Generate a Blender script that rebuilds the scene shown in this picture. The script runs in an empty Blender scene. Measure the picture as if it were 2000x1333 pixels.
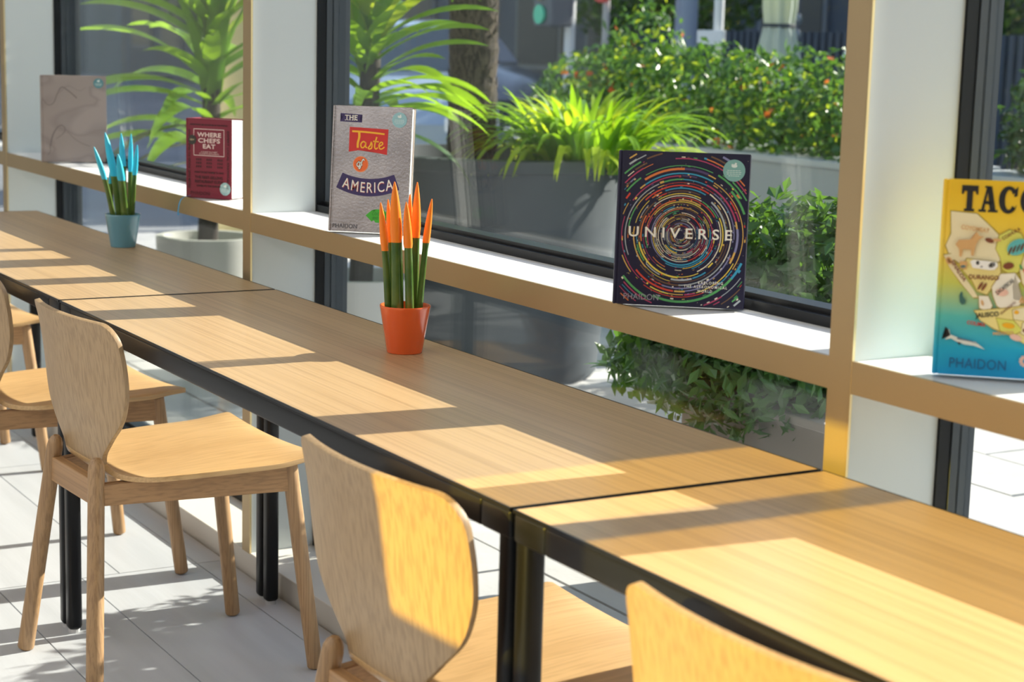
import bpy, bmesh, math, random
from mathutils import Vector, Matrix, noise
PI = math.pi
sc = bpy.context.scene
COL = sc.collection
rnd = random.Random(7)

# ------------------------------------------------------------------ camera
def setup_camera():
    yaw, pitch, roll, f = math.radians(59.34549), math.radians(9.45369), math.radians(1.52216), 3550.82
    fw = Vector((-math.sin(yaw)*math.cos(pitch), math.cos(yaw)*math.cos(pitch), -math.sin(pitch)))
    r = Vector((math.cos(yaw), math.sin(yaw), 0)); u = r.cross(fw)
    c, s = math.cos(roll), math.sin(roll)
    r2 = c*r + s*u; u2 = -s*r + c*u
    M = Matrix((r2, u2, -fw)).transposed().to_4x4()
    M.translation = Vector((3.82697, -1.63481, 1.32153))
    cd = bpy.data.cameras.new('camera'); cam = bpy.data.objects.new('camera', cd); COL.objects.link(cam)
    cam.matrix_world = M
    cd.sensor_width = 36; cd.lens = f/2000*36
    cd.clip_start = .05; cd.clip_end = 200
    cd.dof.use_dof = True; cd.dof.focus_distance = 3.45; cd.dof.aperture_fstop = 6.0
    sc.camera = cam
setup_camera()

# ------------------------------------------------------------------ world, sun, lamps, exposure
SUN_EL, SUN_DX = math.radians(27.8), -.035
w = bpy.data.worlds.new('sky'); sc.world = w; w.use_nodes = True
nt = w.node_tree; nt.nodes.clear()
sky = nt.nodes.new('ShaderNodeTexSky'); sky.sky_type = 'NISHITA'; sky.sun_disc = False
sky.sun_elevation = SUN_EL; sky.sun_rotation = 0.0
bg = nt.nodes.new('ShaderNodeBackground'); bg.inputs['Strength'].default_value = .27
wo = nt.nodes.new('ShaderNodeOutputWorld')
nt.links.new(sky.outputs[0], bg.inputs[0]); nt.links.new(bg.outputs[0], wo.inputs[0])
def lamp(name, kind, energy, color, loc, direction, **kw):
    l = bpy.data.lights.new(name, kind); l.energy = energy; l.color = color
    for k, v in kw.items(): setattr(l, k, v)
    o = bpy.data.objects.new(name, l); COL.objects.link(o); o.location = loc
    o.rotation_euler = Vector(direction).to_track_quat('-Z', 'Y').to_euler()
    return o
lamp('sun', 'SUN', 13, (1, .93, .82), (0, 10, 8), (SUN_DX, -math.cos(SUN_EL), -math.sin(SUN_EL)), angle=.0075)
for i, (x, y) in enumerate([(-3.5, -3.6), (0.5, -3.8), (4.5, -3.6)]):
    lamp('ceiling_fill_lamp', 'AREA', 50, (1, .96, .92), (x, y, 2.93), (0, 0, -1), shape='RECTANGLE', size=2.4, size_y=1.6)  # area fill added under the ceiling to brighten the room, no real fixtures
lamp('rear_fill_lamp', 'AREA', 30, (.93, .97, 1), (1.0, -4.9, 1.75), (0, 1, -.05), shape='RECTANGLE', size=7, size_y=2.0)  # unseen cool fill added to brighten surfaces that face the room
# added warm lamp behind an invented slot in the rear wall (throws the yellow patch on the chairs and table end)
lamp('added_warm_lamp', 'POINT', 17500, (1, .70, .03), (1.765, -12.0, 5.18), (0, 1, 0), shadow_soft_size=.014)
vs = sc.view_settings
vs.view_transform = 'Standard'; vs.look = 'None'; vs.gamma = 1; vs.exposure = 0.0; vs.use_curve_mapping = False

# ------------------------------------------------------------------ materials
MAT = {}
def mat(name, col, rough=.5, metal=0, spec=.5, bump=0, bscale=60, vary=0, vscale=8, stretch=(1, 1, 1), coat=0, emit=None, estr=0, transl=0, alt=None):
    if name in MAT: return MAT[name]
    m = bpy.data.materials.new(name); m.use_nodes = True; n = m.node_tree.nodes; L = m.node_tree.links
    b = n['Principled BSDF']; b.inputs['Base Color'].default_value = (*col, 1); b.inputs['Roughness'].default_value = rough
    b.inputs['Metallic'].default_value = metal; b.inputs['Specular IOR Level'].default_value = spec
    b.inputs['Coat Weight'].default_value = coat; b.inputs['Coat Roughness'].default_value = .1
    if emit: b.inputs['Emission Color'].default_value = (*emit, 1); b.inputs['Emission Strength'].default_value = estr
    tc = n.new('ShaderNodeTexCoord'); mp = n.new('ShaderNodeMapping'); mp.inputs['Scale'].default_value = stretch
    L.new(tc.outputs['Object'], mp.inputs[0])
    if vary or alt:
        nz = n.new('ShaderNodeTexNoise'); nz.inputs['Scale'].default_value = vscale; nz.inputs['Detail'].default_value = 6
        L.new(mp.outputs[0], nz.inputs['Vector'])
        rp = n.new('ShaderNodeValToRGB'); a = alt or tuple(c*(1-vary) for c in col)
        rp.color_ramp.elements[0].position = .35; rp.color_ramp.elements[1].position = .65
        rp.color_ramp.elements[0].color = (*a, 1); rp.color_ramp.elements[1].color = (*col, 1)
        L.new(nz.outputs[0], rp.inputs[0]); L.new(rp.outputs[0], b.inputs['Base Color'])
    if bump:
        nb = n.new('ShaderNodeTexNoise'); nb.inputs['Scale'].default_value = bscale; nb.inputs['Detail'].default_value = 4
        L.new(mp.outputs[0], nb.inputs['Vector'])
        bp = n.new('ShaderNodeBump'); bp.inputs['Strength'].default_value = bump; bp.inputs['Distance'].default_value = .003
        L.new(nb.outputs[0], bp.inputs['Height']); L.new(bp.outputs[0], b.inputs['Normal'])
    if transl:
        t = n.new('ShaderNodeBsdfTranslucent'); t.inputs[0].default_value = (min(col[0]*1.9, 1), min(col[1]*1.7, 1), col[2]*.6, 1)
        mx = n.new('ShaderNodeMixShader'); mx.inputs[0].default_value = transl
        L.new(b.outputs[0], mx.inputs[1]); L.new(t.outputs[0], mx.inputs[2]); L.new(mx.outputs[0], n['Material Output'].inputs[0])
    MAT[name] = m; return m

def wood(name, c1, c2, c3, axis, rough=.42, fine=1.0, coat=0):
    """grain runs along axis (0,1,2) in object space"""
    m = bpy.data.materials.new(name); m.use_nodes = True; n = m.node_tree.nodes; L = m.node_tree.links
    b = n['Principled BSDF']; b.inputs['Roughness'].default_value = rough; b.inputs['Specular IOR Level'].default_value = .7; b.inputs['Coat Weight'].default_value = coat
    tc = n.new('ShaderNodeTexCoord')
    def nz(scale, st, det=5, dist=0):
        mp = n.new('ShaderNodeMapping'); s = [1, 1, 1]; s[axis] = st; mp.inputs['Scale'].default_value = s
        L.new(tc.outputs['Object'], mp.inputs[0])
        t = n.new('ShaderNodeTexNoise'); t.inputs['Scale'].default_value = scale; t.inputs['Detail'].default_value = det
        t.inputs['Distortion'].default_value = dist
        L.new(mp.outputs[0], t.inputs['Vector']); return t
    a = nz(14*fine, .02, 2, .1); f = nz(190*fine, .007, 2); p = nz(420*fine, .02, 2)
    r = n.new('ShaderNodeValToRGB'); e = r.color_ramp.elements
    e[0].position = .25; e[0].color = (*c2, 1); e[1].position = .72; e[1].color = (*c1, 1)
    L.new(a.outputs[0], r.inputs[0])
    r2 = n.new('ShaderNodeValToRGB'); e = r2.color_ramp.elements
    e[0].position = .36; e[0].color = (1, 1, 1, 1); e[1].position = .56; e[1].color = (0, 0, 0, 1)
    L.new(f.outputs[0], r2.inputs[0])
    r3 = n.new('ShaderNodeMath'); r3.operation = 'MULTIPLY'; r3.inputs[1].default_value = .62
    L.new(r2.outputs[0], r3.inputs[0])
    mx = n.new('ShaderNodeMix'); mx.data_type = 'RGBA'; L.new(r3.outputs[0], mx.inputs[0])
    L.new(r.outputs[0], mx.inputs[6]); mx.inputs[7].default_value = (*c3, 1)
    L.new(mx.outputs[2], b.inputs['Base Color'])
    bp = n.new('ShaderNodeBump'); bp.inputs['Strength'].default_value = .12; bp.inputs['Distance'].default_value = .001
    L.new(p.outputs[0], bp.inputs['Height']); L.new(bp.outputs[0], b.inputs['Normal'])
    MAT[name] = m; return m

OAK1, OAK2, OAK3 = (.45, .30, .155), (.39, .25, .12), (.27, .165, .075)
W_TABLE = wood('table_veneer', (.56, .375, .19), (.485, .315, .15), (.36, .225, .105), 0, .36)
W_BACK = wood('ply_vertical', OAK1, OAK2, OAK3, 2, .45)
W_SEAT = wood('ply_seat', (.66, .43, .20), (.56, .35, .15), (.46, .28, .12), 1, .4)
W_LEG = wood('oak_leg', (.43, .26, .125), (.36, .21, .09), (.23, .125, .055), 2, .5, 1.3)
W_RAIL = wood('oak_rail', (.46, .26, .115), (.38, .21, .09), (.26, .14, .06), 1, .5, 1.0)
W_RAILX = wood('oak_rail_cross', (.46, .26, .115), (.38, .21, .09), (.26, .14, .06), 0, .5, 1.0)
BLACK = mat('black_metal', (.007, .0075, .009), .36, spec=.28)
FRAME = mat('window_frame_black', (.006, .007, .009), .4, spec=.25)
FRAMEG = mat('window_frame_grey', (.05, .06, .07), .45, spec=.3)
BRASS = mat('satin_brass', (.46, .35, .20), .42, metal=.7, bump=.03, bscale=300)
PANEL = mat('reveal_panel', (.66, .71, .70), .55)
SHELFM = mat('shelf_white', (.80, .80, .80), .5)
LEDGE = mat('ledge_paint', (.62, .60, .55), .55)
TILE = mat('floor_tile', (.47, .485, .51), .5, vary=.12, vscale=10, stretch=(.12, 1.5, 1), bump=.08, bscale=90)
GROUT = mat('grout', (.16, .16, .17), .9)
PLASTER = mat('plaster', (.72, .70, .66), .8)
DARKWALL = mat('rear_wall_paint', (.14, .12, .10), .8)

def glass_mat(name, tint, ior):
    m = bpy.data.materials.new(name); m.use_nodes = True; n = m.node_tree.nodes; L = m.node_tree.links
    n.remove(n['Principled BSDF'])
    t = n.new('ShaderNodeBsdfTransparent'); t.inputs[0].default_value = (*tint, 1)
    g = n.new('ShaderNodeBsdfGlossy'); g.inputs['Roughness'].default_value = 0.0
    lw = n.new('ShaderNodeLayerWeight'); lw.inputs[0].default_value = .5
    pw = n.new('ShaderNodeMath'); pw.operation = 'POWER'; pw.inputs[1].default_value = 5; L.new(lw.outputs['Facing'], pw.inputs[0])
    f = n.new('ShaderNodeMath'); f.operation = 'MULTIPLY_ADD'; f.inputs[1].default_value = .55; f.inputs[2].default_value = ior; L.new(pw.outputs[0], f.inputs[0])
    mx = n.new('ShaderNodeMixShader'); L.new(f.outputs[0], mx.inputs[0]); L.new(t.outputs[0], mx.inputs[1]); L.new(g.outputs[0], mx.inputs[2])
    L.new(mx.outputs[0], n['Material Output'].inputs[0]); MAT[name] = m; return m
GLASS = glass_mat('window_glass', (.975, .985, .98), .018)

# ------------------------------------------------------------------ mesh helpers
def box_bm(bm, x0, x1, y0, y1, z0, z1, bev=0, seg=2):
    vs_ = [bm.verts.new(p) for p in ((x0, y0, z0), (x1, y0, z0), (x1, y1, z0), (x0, y1, z0), (x0, y0, z1), (x1, y0, z1), (x1, y1, z1), (x0, y1, z1))]
    fs = [bm.faces.new([vs_[i] for i in q]) for q in ((0, 3, 2, 1), (4, 5, 6, 7), (0, 1, 5, 4), (1, 2, 6, 5), (2, 3, 7, 6), (3, 0, 4, 7))]
    if bev:
        es = set(e for f in fs for e in f.edges)
        bmesh.ops.bevel(bm, geom=list(es), offset=bev, segments=seg, profile=.5, affect='EDGES')
def tube_bm(bm, p0, p1, r0, r1, n=14, caps=(0, 0), rings=1, flat=1.0):
    """tapered limb; caps = roundness (0 flat, 1 hemisphere) at each end"""
    p0, p1 = Vector(p0), Vector(p1); ax = (p1-p0); Lh = ax.length; ax.normalize()
    a = Vector((0, 0, 1)) if abs(ax.z) < .9 else Vector((1, 0, 0))
    if abs(ax.z) >= .9: a = Vector((0, 1, 0))
    u = ax.cross(a).normalized(); v = ax.cross(u)
    st = []
    if caps[0]:
        for k in range(1, 4): t = k/4*PI/2; st.append((-caps[0]*r0*math.cos(t)+caps[0]*r0, r0*math.sin(t)))
    for k in range(rings+1): st.append((caps[0]*r0+(Lh-caps[0]*r0-caps[1]*r1)*k/rings, r0+(r1-r0)*k/rings))
    if caps[1]:
        for k in range(1, 4): t = k/4*PI/2; st.append((Lh-caps[1]*r1+caps[1]*r1*math.sin(t), r1*math.cos(t)))
    rg = []
    for s, r in st:
        rg.append([bm.verts.new(p0+ax*s+u*(r*math.cos(2*PI*i/n))+v*(r*flat*math.sin(2*PI*i/n))) for i in range(n)])
    for A, B in zip(rg, rg[1:]):
        for i in range(n): bm.faces.new((A[i], A[(i+1) % n], B[(i+1) % n], B[i]))
    bm.faces.new(rg[0][::-1]); bm.faces.new(rg[-1])
def lathe_bm(bm, prof, n=32, c=(0, 0, 0), wob=None):
    rg = []
    for r, z in prof:
        rg.append([bm.verts.new((c[0]+r*(wob(2*PI*i/n, z) if wob else 1)*math.cos(2*PI*i/n), c[1]+r*(wob(2*PI*i/n, z) if wob else 1)*math.sin(2*PI*i/n), c[2]+z)) for i in range(n)])
    for A, B in zip(rg, rg[1:]):
        for i in range(n): bm.faces.new((A[i], A[(i+1) % n], B[(i+1) % n], B[i]))
    bm.faces.new(rg[0][::-1]); bm.faces.new(rg[-1])
def mesh_of(bm, name, m, smooth=False):
    bmesh.ops.recalc_face_normals(bm, faces=bm.faces)
    me = bpy.data.meshes.new(name); bm.to_mesh(me); bm.free()
    for mm in (m if isinstance(m, (list, tuple)) else [m]): me.materials.append(mm)
    if smooth:
        me.polygons.foreach_set('use_smooth', [True]*len(me.polygons))
        try: me.set_sharp_from_angle(angle=math.radians(38))
        except Exception: pass
    me.update(); return me
def obj(name, bm, m, parent=None, smooth=False, loc=None):
    me = bm if isinstance(bm, bpy.types.Mesh) else mesh_of(bm, name, m, smooth)
    o = bpy.data.objects.new(name, me); COL.objects.link(o)
    if parent: o.parent = parent
    if loc is not None: o.location = loc
    return o
def bx(name, m, parent, x0, x1, y0, y1, z0, z1, bev=0, seg=2):
    bm = bmesh.new(); box_bm(bm, x0, x1, y0, y1, z0, z1, bev, seg); return obj(name, bm, m, parent)
def tag(o, label=None, cat=None, group=None, kind=None):
    if label: o['label'] = label
    if cat: o['category'] = cat
    if group: o['group'] = group
    if kind: o['kind'] = kind
    return o
def thing(name, label, cat, loc=(0, 0, 0), rz=0, group=None):
    o = bpy.data.objects.new(name, None); COL.objects.link(o); o.location = loc; o.rotation_euler = (0, 0, rz)
    o.empty_display_size = .1
    return tag(o, label, cat, group)
def structure(name, label=None):
    o = bpy.data.objects.new(name, None); COL.objects.link(o); o.empty_display_size = .1
    return tag(o, label, None, None, 'structure')
def copy_tree(o, parent=None):
    c = o.copy(); COL.objects.link(c); c.parent = parent
    for ch in list(o.children): copy_tree(ch, c)
    return c

# ------------------------------------------------------------------ room shell
fl = structure('floor', 'pale grey stone-look plank tile floor')
bx('subfloor', GROUT, fl, -7, 7, -5.1, .02, -.06, -.004)
def tile_rows():
    out = []
    ys = [-.055]+[-.055-.3*k for k in range(1, 24)]
    # rows seen in the photo are split differently on the two sides of one butt joint
    L_edges = [.02, -.055, -.255, -.555, -.855]; R_edges = [.02, -.055, -.35, -.555, -.855]
    for a, b in zip(L_edges, L_edges[1:]): out += [(-7, -4.6, b, a), (-4.6, -2.76, b, a), (-2.76, -1.56, b, a), (-1.56, -.36, b, a)]
    for a, b in zip(R_edges, R_edges[1:]): out += [(-.36, .84, b, a), (.84, 2.04, b, a), (2.04, 3.24, b, a), (3.24, 4.44, b, a), (4.44, 7, b, a)]
    y = -.855; k = 0
    while y > -5.0:
        x = -7; off = (k*.47) % 1.2; nx = -7+off+.3
        while x < 7:
            out.append((x, min(nx, 7), max(y-.3, -5.1), y)); x = nx; nx += 1.2
        y -= .3; k += 1
    return out
for x0, x1, y0, y1 in tile_rows():
    bm = bmesh.new(); g = .0016
    box_bm(bm, x0+g, x1-g, y0+g, y1-g, -.006, 0)
    obj('floor_tile', bm, TILE, fl)
ce = bx('ceiling', PLASTER, None, -7, 7, -5.1, .4, 3.0, 3.1); tag(ce, 'white plaster ceiling', kind='structure')
wb_ = structure('wall_back', 'rear wall with an added slot that shapes the warm beam')
for a in ((-7, 1.765, -5.1, -5.0, 0, 3), (4.6, 7, -5.1, -5.0, 0, 3), (1.765, 4.6, -5.1, -5.0, 0, 2.354), (1.765, 4.6, -5.1, -5.0, 2.668, 3), (1.915, 1.962, -5.1, -5.05, 2.354, 2.668)): bx('wall_panel', DARKWALL, wb_, *a)  # slot and narrow bar added to crop the warm beam and shade a strip
for nm, a in (('wall_left', (-7.1, -7, -5.1, .3, 0, 3)), ('wall_right', (7, 7.1, -5.1, .3, 0, 3)),
              ):
    tag(bx(nm, DARKWALL if nm != 'wall_left' else PLASTER, None, *a), kind='structure')
wf = structure('wall_front', 'window wall with pale panelled ends and lintel')
bx('lintel', PLASTER, wf, -7, 7, .03, .28, 2.75, 3.0)
bx('end_panel', PANEL, wf, -7, -4.6, .03, .28, 0, 2.75); bx('end_panel', PANEL, wf, 4.1, 7, .03, .28, 0, 2.75)

PITCH = 2.162
ZS, ZU = .893, .848          # shelf top and bottom
for k in range(4):           # upright fins with brass front edge between the windows
    x1 = -.2225+(k-2)*PITCH+PITCH*1 if False else -.2225+(k-1)*PITCH; x0 = x1-.048
    t = structure('trim_%d' % (k+1), ['cream brass-edged upright fin at the far left', 'brass-edged white upright fin left of the silver book', 'wide brass-edged upright fin beside the yellow book', 'brass-edged upright fin right of the frame'][k])
    bx('side_panel', PANEL, t, x0+.001, x1-.001, .034, .20, .05, 2.75)
    bm = bmesh.new(); box_bm(bm, x0, x1, .0295, .0345, .05, 2.75); obj('brass_edge', bm, BRASS, t)
    bx('brass_lip', mat('brass_lip', (.85, .68, .36), .3, metal=.7), t, x1-.0005, x1+.0010, .0295, .0335, .05, 2.75)
LEDGE_O = tag(bx('trim_5', LEDGE, None, -6.75, 6.2, .030, .34, -.06, .052, .002), 'low painted ledge under the windows', kind='structure')
for k in range(4):
    xa = -.2225+(k-2)*PITCH+.0; xb = xa+PITCH-.048
    wn = structure('window_%d' % (k+1), ['far window past the left edge', 'left window behind the white and maroon books', 'middle window behind the silver and dark ringed books', 'right window behind the yellow book'][k])
    # shelf
    s = bx('shelf_board', SHELFM, wn, xa, xb, .036, .2005, ZU+.004, ZS, 0)
    bx('brass_fascia', BRASS, wn, xa, xb, .030, .036, ZU, ZS+.0008)
    # frames: black inner plus grey outer step
    for nm, z0, z1 in (('upper_frame', ZS, 2.75), ('lower_frame', .052, ZS-.02)):
        bm = bmesh.new()
        box_bm(bm, xa-.03, xa+.004, .199, .222, z0, z1)                       # left jamb, flush with the fin
        box_bm(bm, xb-.045, xb+.02, .2005, .262, z0, z1)                      # right jamb
        box_bm(bm, xa, xb, .2005, .215, z0, z0+.017)
        box_bm(bm, xa, xb, .2151, .258, z0, z0+.026)
        box_bm(bm, xa, xb, .2, .262, z1-.03, z1)
        obj(nm, bm, FRAME, wn)
        bm = bmesh.new()
        box_bm(bm, xa-.02, xa+.006, .2225, .258, z0, z1); box_bm(bm, xb-.04, xb+.02, .2625, .30, z0, z1)
        box_bm(bm, xa+.01, xb-.05, .2585, .275, z0-.01, z0+.022)
        obj('outer_frame', bm, FRAMEG, wn)
        bm = bmesh.new(); box_bm(bm, xa+.006, xb-.045, .236, .241, z0+.016, z1-.02); obj('inner_pane', bm, GLASS, wn)
        bm = bmesh.new(); box_bm(bm, xa+.006, xb-.045, .252, .257, z0+.016, z1-.02); obj('outer_pane', bm, GLASS, wn)

# ------------------------------------------------------------------ tables
TL, TW, TH = 1.926, .5026, .74
def make_table(x0, label):
    t = thing('long_table', label, 'table', (x0, 0, 0), 0, None)
    g = .004
    bm = bmesh.new(); box_bm(bm, g+.0025, TL-g-.0025, -TW+.0025, -.0025, TH-.0042, TH); obj('tabletop', bm, W_TABLE, t)
    bm = bmesh.new()
    for a in ((g, TL-g, -TW, -TW+.0025), (g, TL-g, -.0025, 0), (g, g+.0025, -TW+.0025, -.0025), (TL-g-.0025, TL-g, -TW+.0025, -.0025)):
        box_bm(bm, a[0], a[1], a[2], a[3], TH-.0042, TH+.0004)
    obj('edge_band', bm, BLACK, t)
    bm = bmesh.new()   # apron rails between the corner blocks
    z0, z1 = TH-.042, TH-.0044
    for a in ((g+.075, TL-g-.075, -TW+.001, -TW+.026), (g+.075, TL-g-.075, -.026, -.001)):
        box_bm(bm, *a, z0, z1, .0045, 3)
    for a in ((g+.001, g+.026, -TW+.0765, -.0765), (TL-g-.026, TL-g-.001, -TW+.0765, -.0765)):
        box_bm(bm, *a, z0, z1, .0045, 3)
    obj('apron', bm, BLACK, t, True)
    for sx in (0, 1):
        for sy in (0, 1):
            bm = bmesh.new()
            x_ = g+.001 if sx == 0 else TL-g-.075; y_ = -TW+.001 if sy == 0 else -.075
            if sy == 0: box_bm(bm, x_, x_+.074, y_, y_+.025, z0, z1, .0045, 3)
            else: box_bm(bm, x_, x_+.074, -.026, -.001, z0, z1, .0045, 3)
            cxx = g+.001 if sx == 0 else TL-g-.026
            box_bm(bm, cxx, cxx+.025, -TW+.0265 if sy == 0 else -.0755, -TW+.0755 if sy == 0 else -.0265, z0, z1, .0045, 3)
            obj('corner_bracket', bm, BLACK, t, True)
            bm = bmesh.new()
            cx = g+.0174 if sx == 0 else TL-g-.0174; cy = -TW+.0174 if sy == 0 else -.0174
            box_bm(bm, cx-.0155, cx+.0155, cy-.0155, cy+.0155, .008, TH-.0046, .0090, 4)
            lg = obj('leg', bm, BLACK, t, True)
            bm = bmesh.new(); tube_bm(bm, (cx, cy, 0), (cx, cy, .009), .012, .013); obj('foot_glide', bm, mat('glide_grey', (.5, .5, .5), .5), lg)
    return t
make_table(-TL, 'far oak-topped black metal table carrying the blue plant pot')
make_table(0, 'middle oak-topped black metal table carrying the orange plant pot')
make_table(TL, 'nearest oak-topped black metal table at the right foreground')

# ------------------------------------------------------------------ chairs
def lerp_prof(prof, s):
    # smooth (Catmull-Rom) sampling of a profile list of tuples, s in [0, n-1]
    n = len(prof); i = min(int(s), n-2); t = s-i
    P = [prof[max(0, min(n-1, i+d))] for d in (-1, 0, 1, 2)]
    out = []
    for a, b, c, d in zip(*P):
        out.append(.5*((2*b)+(-a+c)*t+(2*a-5*b+4*c-d)*t*t+(-a+3*b-3*c+d)*t**3))
    return out
#            y      z      half-w  ky     kz
SHELL = [( .248, .453, .237, 0,    .012),
         ( .212, .458, .232, 0,    .004),
         ( .150, .458, .233, 0,   -.003),
         ( .050, .451, .229, 0,    .002),
         (-.050, .442, .217, 0,    .009),
         (-.115, .437, .192, 0,    .013),
         (-.155, .440, .142, .004, .012),
         (-.174, .456, .108, .008, .008),
         (-.180, .482, .110, .012, 0),
         (-.187, .520, .152, .018, 0),
         (-.196, .565, .200, .026, 0),
         (-.205, .615, .222, .032, 0),
         (-.212, .665, .227, .034, 0),
         (-.219, .715, .226, .033, 0),
         (-.226, .748, .224, .032, 0),
         (-.229, .762, .222, .031, 0)]
def shell_piece(s0, s1, round0, round1, n=16, rows=34, rad=.055):
    bm = bmesh.new()
    S = [s0+(s1-s0)*k/rows for k in range(rows+1)]
    if round0: S = [s0+(s1-s0)*q for q in (.001, .006, .015, .03, .05)]+[s for s in S if s > s0+(s1-s0)*.06]
    if round1: S = [s for s in S if s < s1-(s1-s0)*.10]+[s1-(s1-s0)*q for q in (.085, .06, .04, .025, .012, .004, 0)]
    C = [lerp_prof(SHELL, s) for s in S]
    # arc length from ends for rounded corners
    A = [0]
    for a, b in zip(C, C[1:]): A.append(A[-1]+math.hypot(a[0]-b[0], a[1]-b[1]))
    rg = []
    for c, a in zip(C, A):
        w_ = c[2]
        for on, d in ((round0, a), (round1, A[-1]-a)):
            if on and d < rad: w_ -= rad-math.sqrt(max(0, rad*rad-(rad-d)**2))
        rg.append([bm.verts.new(((v := (2*i/n-1))*w_, c[0]+c[3]*(v*w_/.226)**2*1.0, c[1]+c[4]*(v*w_/.226)**2)) for i in range(n+1)])
    for P, Q in zip(rg, rg[1:]):
        for i in range(n): bm.faces.new((P[i], P[i+1], Q[i+1], Q[i]))
    return bm
def solid(bm, t):
    bmesh.ops.recalc_face_normals(bm, faces=bm.faces)
    g = bmesh.ops.solidify(bm, geom=bm.faces[:], thickness=t)
    return bm
def make_chair():
    t = thing('dining_chair', 'chair', 'chair')
    def add(nm, bm, m, th=None):
        o = obj(nm, bm, m, t, True)
        if th:
            md = o.modifiers.new('thickness', 'SOLIDIFY'); md.thickness = th; md.offset = 0
            bv = o.modifiers.new('soft_edge', 'BEVEL'); bv.width = .0035; bv.segments = 3; bv.limit_method = 'ANGLE'; bv.angle_limit = math.radians(50)
        return o
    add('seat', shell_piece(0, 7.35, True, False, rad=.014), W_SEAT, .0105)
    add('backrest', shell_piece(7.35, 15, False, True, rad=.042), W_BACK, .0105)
    for s in (-1, 1):
        bm = bmesh.new(); tube_bm(bm, (s*.114, -.196, .486), (s*.205, -.240, 0), .0165, .0175, 16, (1.6, .45), 3); obj('rear_leg', bm, W_LEG, t, True)
        bm = bmesh.new(); tube_bm(bm, (s*.184, .192, .4425), (s*.205, .245, 0), .0165, .0165, 16, (0, .45), 3); obj('front_leg', bm, W_LEG, t, True)
        bm = bmesh.new()   # side rail
        a, b = Vector((s*.126, -.192, 0)), Vector((s*.186, .19, 0)); d = (b-a).normalized(); nn = Vector((d.y, -d.x, 0))*.010
        vv = []
        for p, zt in ((a, .433), (b, .450)):
            for q in (-1, 1):
                for z in (.389, zt): vv.append(bm.verts.new((p.x+nn.x*q, p.y+nn.y*q, z)))
        for q in ((0, 1, 3, 2), (4, 6, 7, 5), (0, 4, 5, 1), (2, 3, 7, 6), (1, 5, 7, 3), (0, 2, 6, 4)): bm.faces.new([vv[i] for i in q])
        bmesh.ops.bevel(bm, geom=bm.edges[:], offset=.002, segments=2, affect='EDGES'); obj('side_rail', bm, W_RAIL, t)
    bm = bmesh.new(); box_bm(bm, -.120, .120, -.208, -.187, .388, .440, .002); obj('rear_rail', bm, W_RAILX, t)
    bm = bmesh.new(); box_bm(bm, -.182, .182, .182, .204, .395, .440, .002); obj('front_rail', bm, W_RAILX, t)
    return t
chair = make_chair()
GC = 'oak dining chairs along the window tables'
spots = [(-1.66, -.365, 2, 'farthest oak chair, only its seat and legs showing at the left edge'),
         (-.485, -.375, 3, 'oak chair cut off by the left edge of the picture'),
         (.280, -.362, 3, 'whole oak chair at the joint of the far and middle tables, sunlit seat'),
         (1.702, -.388, 2, 'foreground oak chair with a backrest lit half yellow before the table joint'),
         (2.50, -.367, 1, 'nearest oak chair, only its bright yellow backrest top showing')]
for i, (x, y, a, lb) in enumerate(spots):
    o = chair if i == 0 else copy_tree(chair)
    o.location = (x, y, 0); o.rotation_euler = (0, 0, math.radians(a)); tag(o, lb, 'chair', GC)

# ------------------------------------------------------------------ potted snake plants with painted tips
def snake_plant(name, loc, potcol, tipcol, lab, spears, group):
    # spears: (lateral offset at base, depth offset, lateral at tip, tip height, base radius, tip fraction)
    rgt = Vector((.51, .86, 0)); dep = Vector((-.86, .51, 0))
    t = thing(name, lab, 'potted plant', loc, 0, group)
    pm = mat('pot_'+name+lab[:4], potcol, .22, coat=.6)
    bm = bmesh.new()
    lathe_bm(bm, [(.0325, 0), (.0335, .002), (.0468, .084), (.0475, .086), (.0472, .0885), (.0455, .0885), (.044, .084), (.042, .074)], 48)
    obj('pot', bm, pm, t, True)
    bm = bmesh.new(); lathe_bm(bm, [(.041, .072), (.042, .075), (.02, .078)], 24); obj('soil', bm, mat('soil', (.05, .03, .02), .95, bump=.8, bscale=200), t)
    gm = mat('snake_leaf', (.035, .10, .012), .3, alt=(.10, .16, .025), vscale=30, stretch=(1, 1, .55))
    tm = mat('tip_'+lab[:4], tipcol, .35)
    for b, d, tp, h, r, fr in spears:
        r *= .88
        p0 = rgt*b+dep*d+Vector((0, 0, .074)); p1 = rgt*tp+dep*d*1.6+Vector((0, 0, h))
        bend = rgt*((b-tp)*.10)
        def pt(u): return p0.lerp(p1, u)+bend*math.sin(u*PI)
        def rad(u): return r*(1-.18*u) if u < .62 else r*.888*(max(0, 1-((u-.62)/.38)**2.1))**.85+.0009
        def part(us, k):
            bm = bmesh.new(); rg = []
            for u in us:
                c = pt(u); rr = rad(u)*k
                rg.append([bm.verts.new(c+rgt*(rr*math.cos(a*PI/6))+dep*(rr*.8*math.sin(a*PI/6))) for a in range(12)])
            for A, B in zip(rg, rg[1:]):
                for i in range(12): bm.faces.new((A[i], A[(i+1) % 12], B[(i+1) % 12], B[i]))
            bm.faces.new(rg[0][::-1]); bm.faces.new(rg[-1]); return bm
        lf = obj('leaf', part([fr*q/10 for q in range(11)], 1), gm, t, True)
        obj('leaf_tip', part([fr-.004]+[fr+(1-fr)*q/12 for q in range(13)], 1.07), tm, lf, True)
    return t
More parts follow.
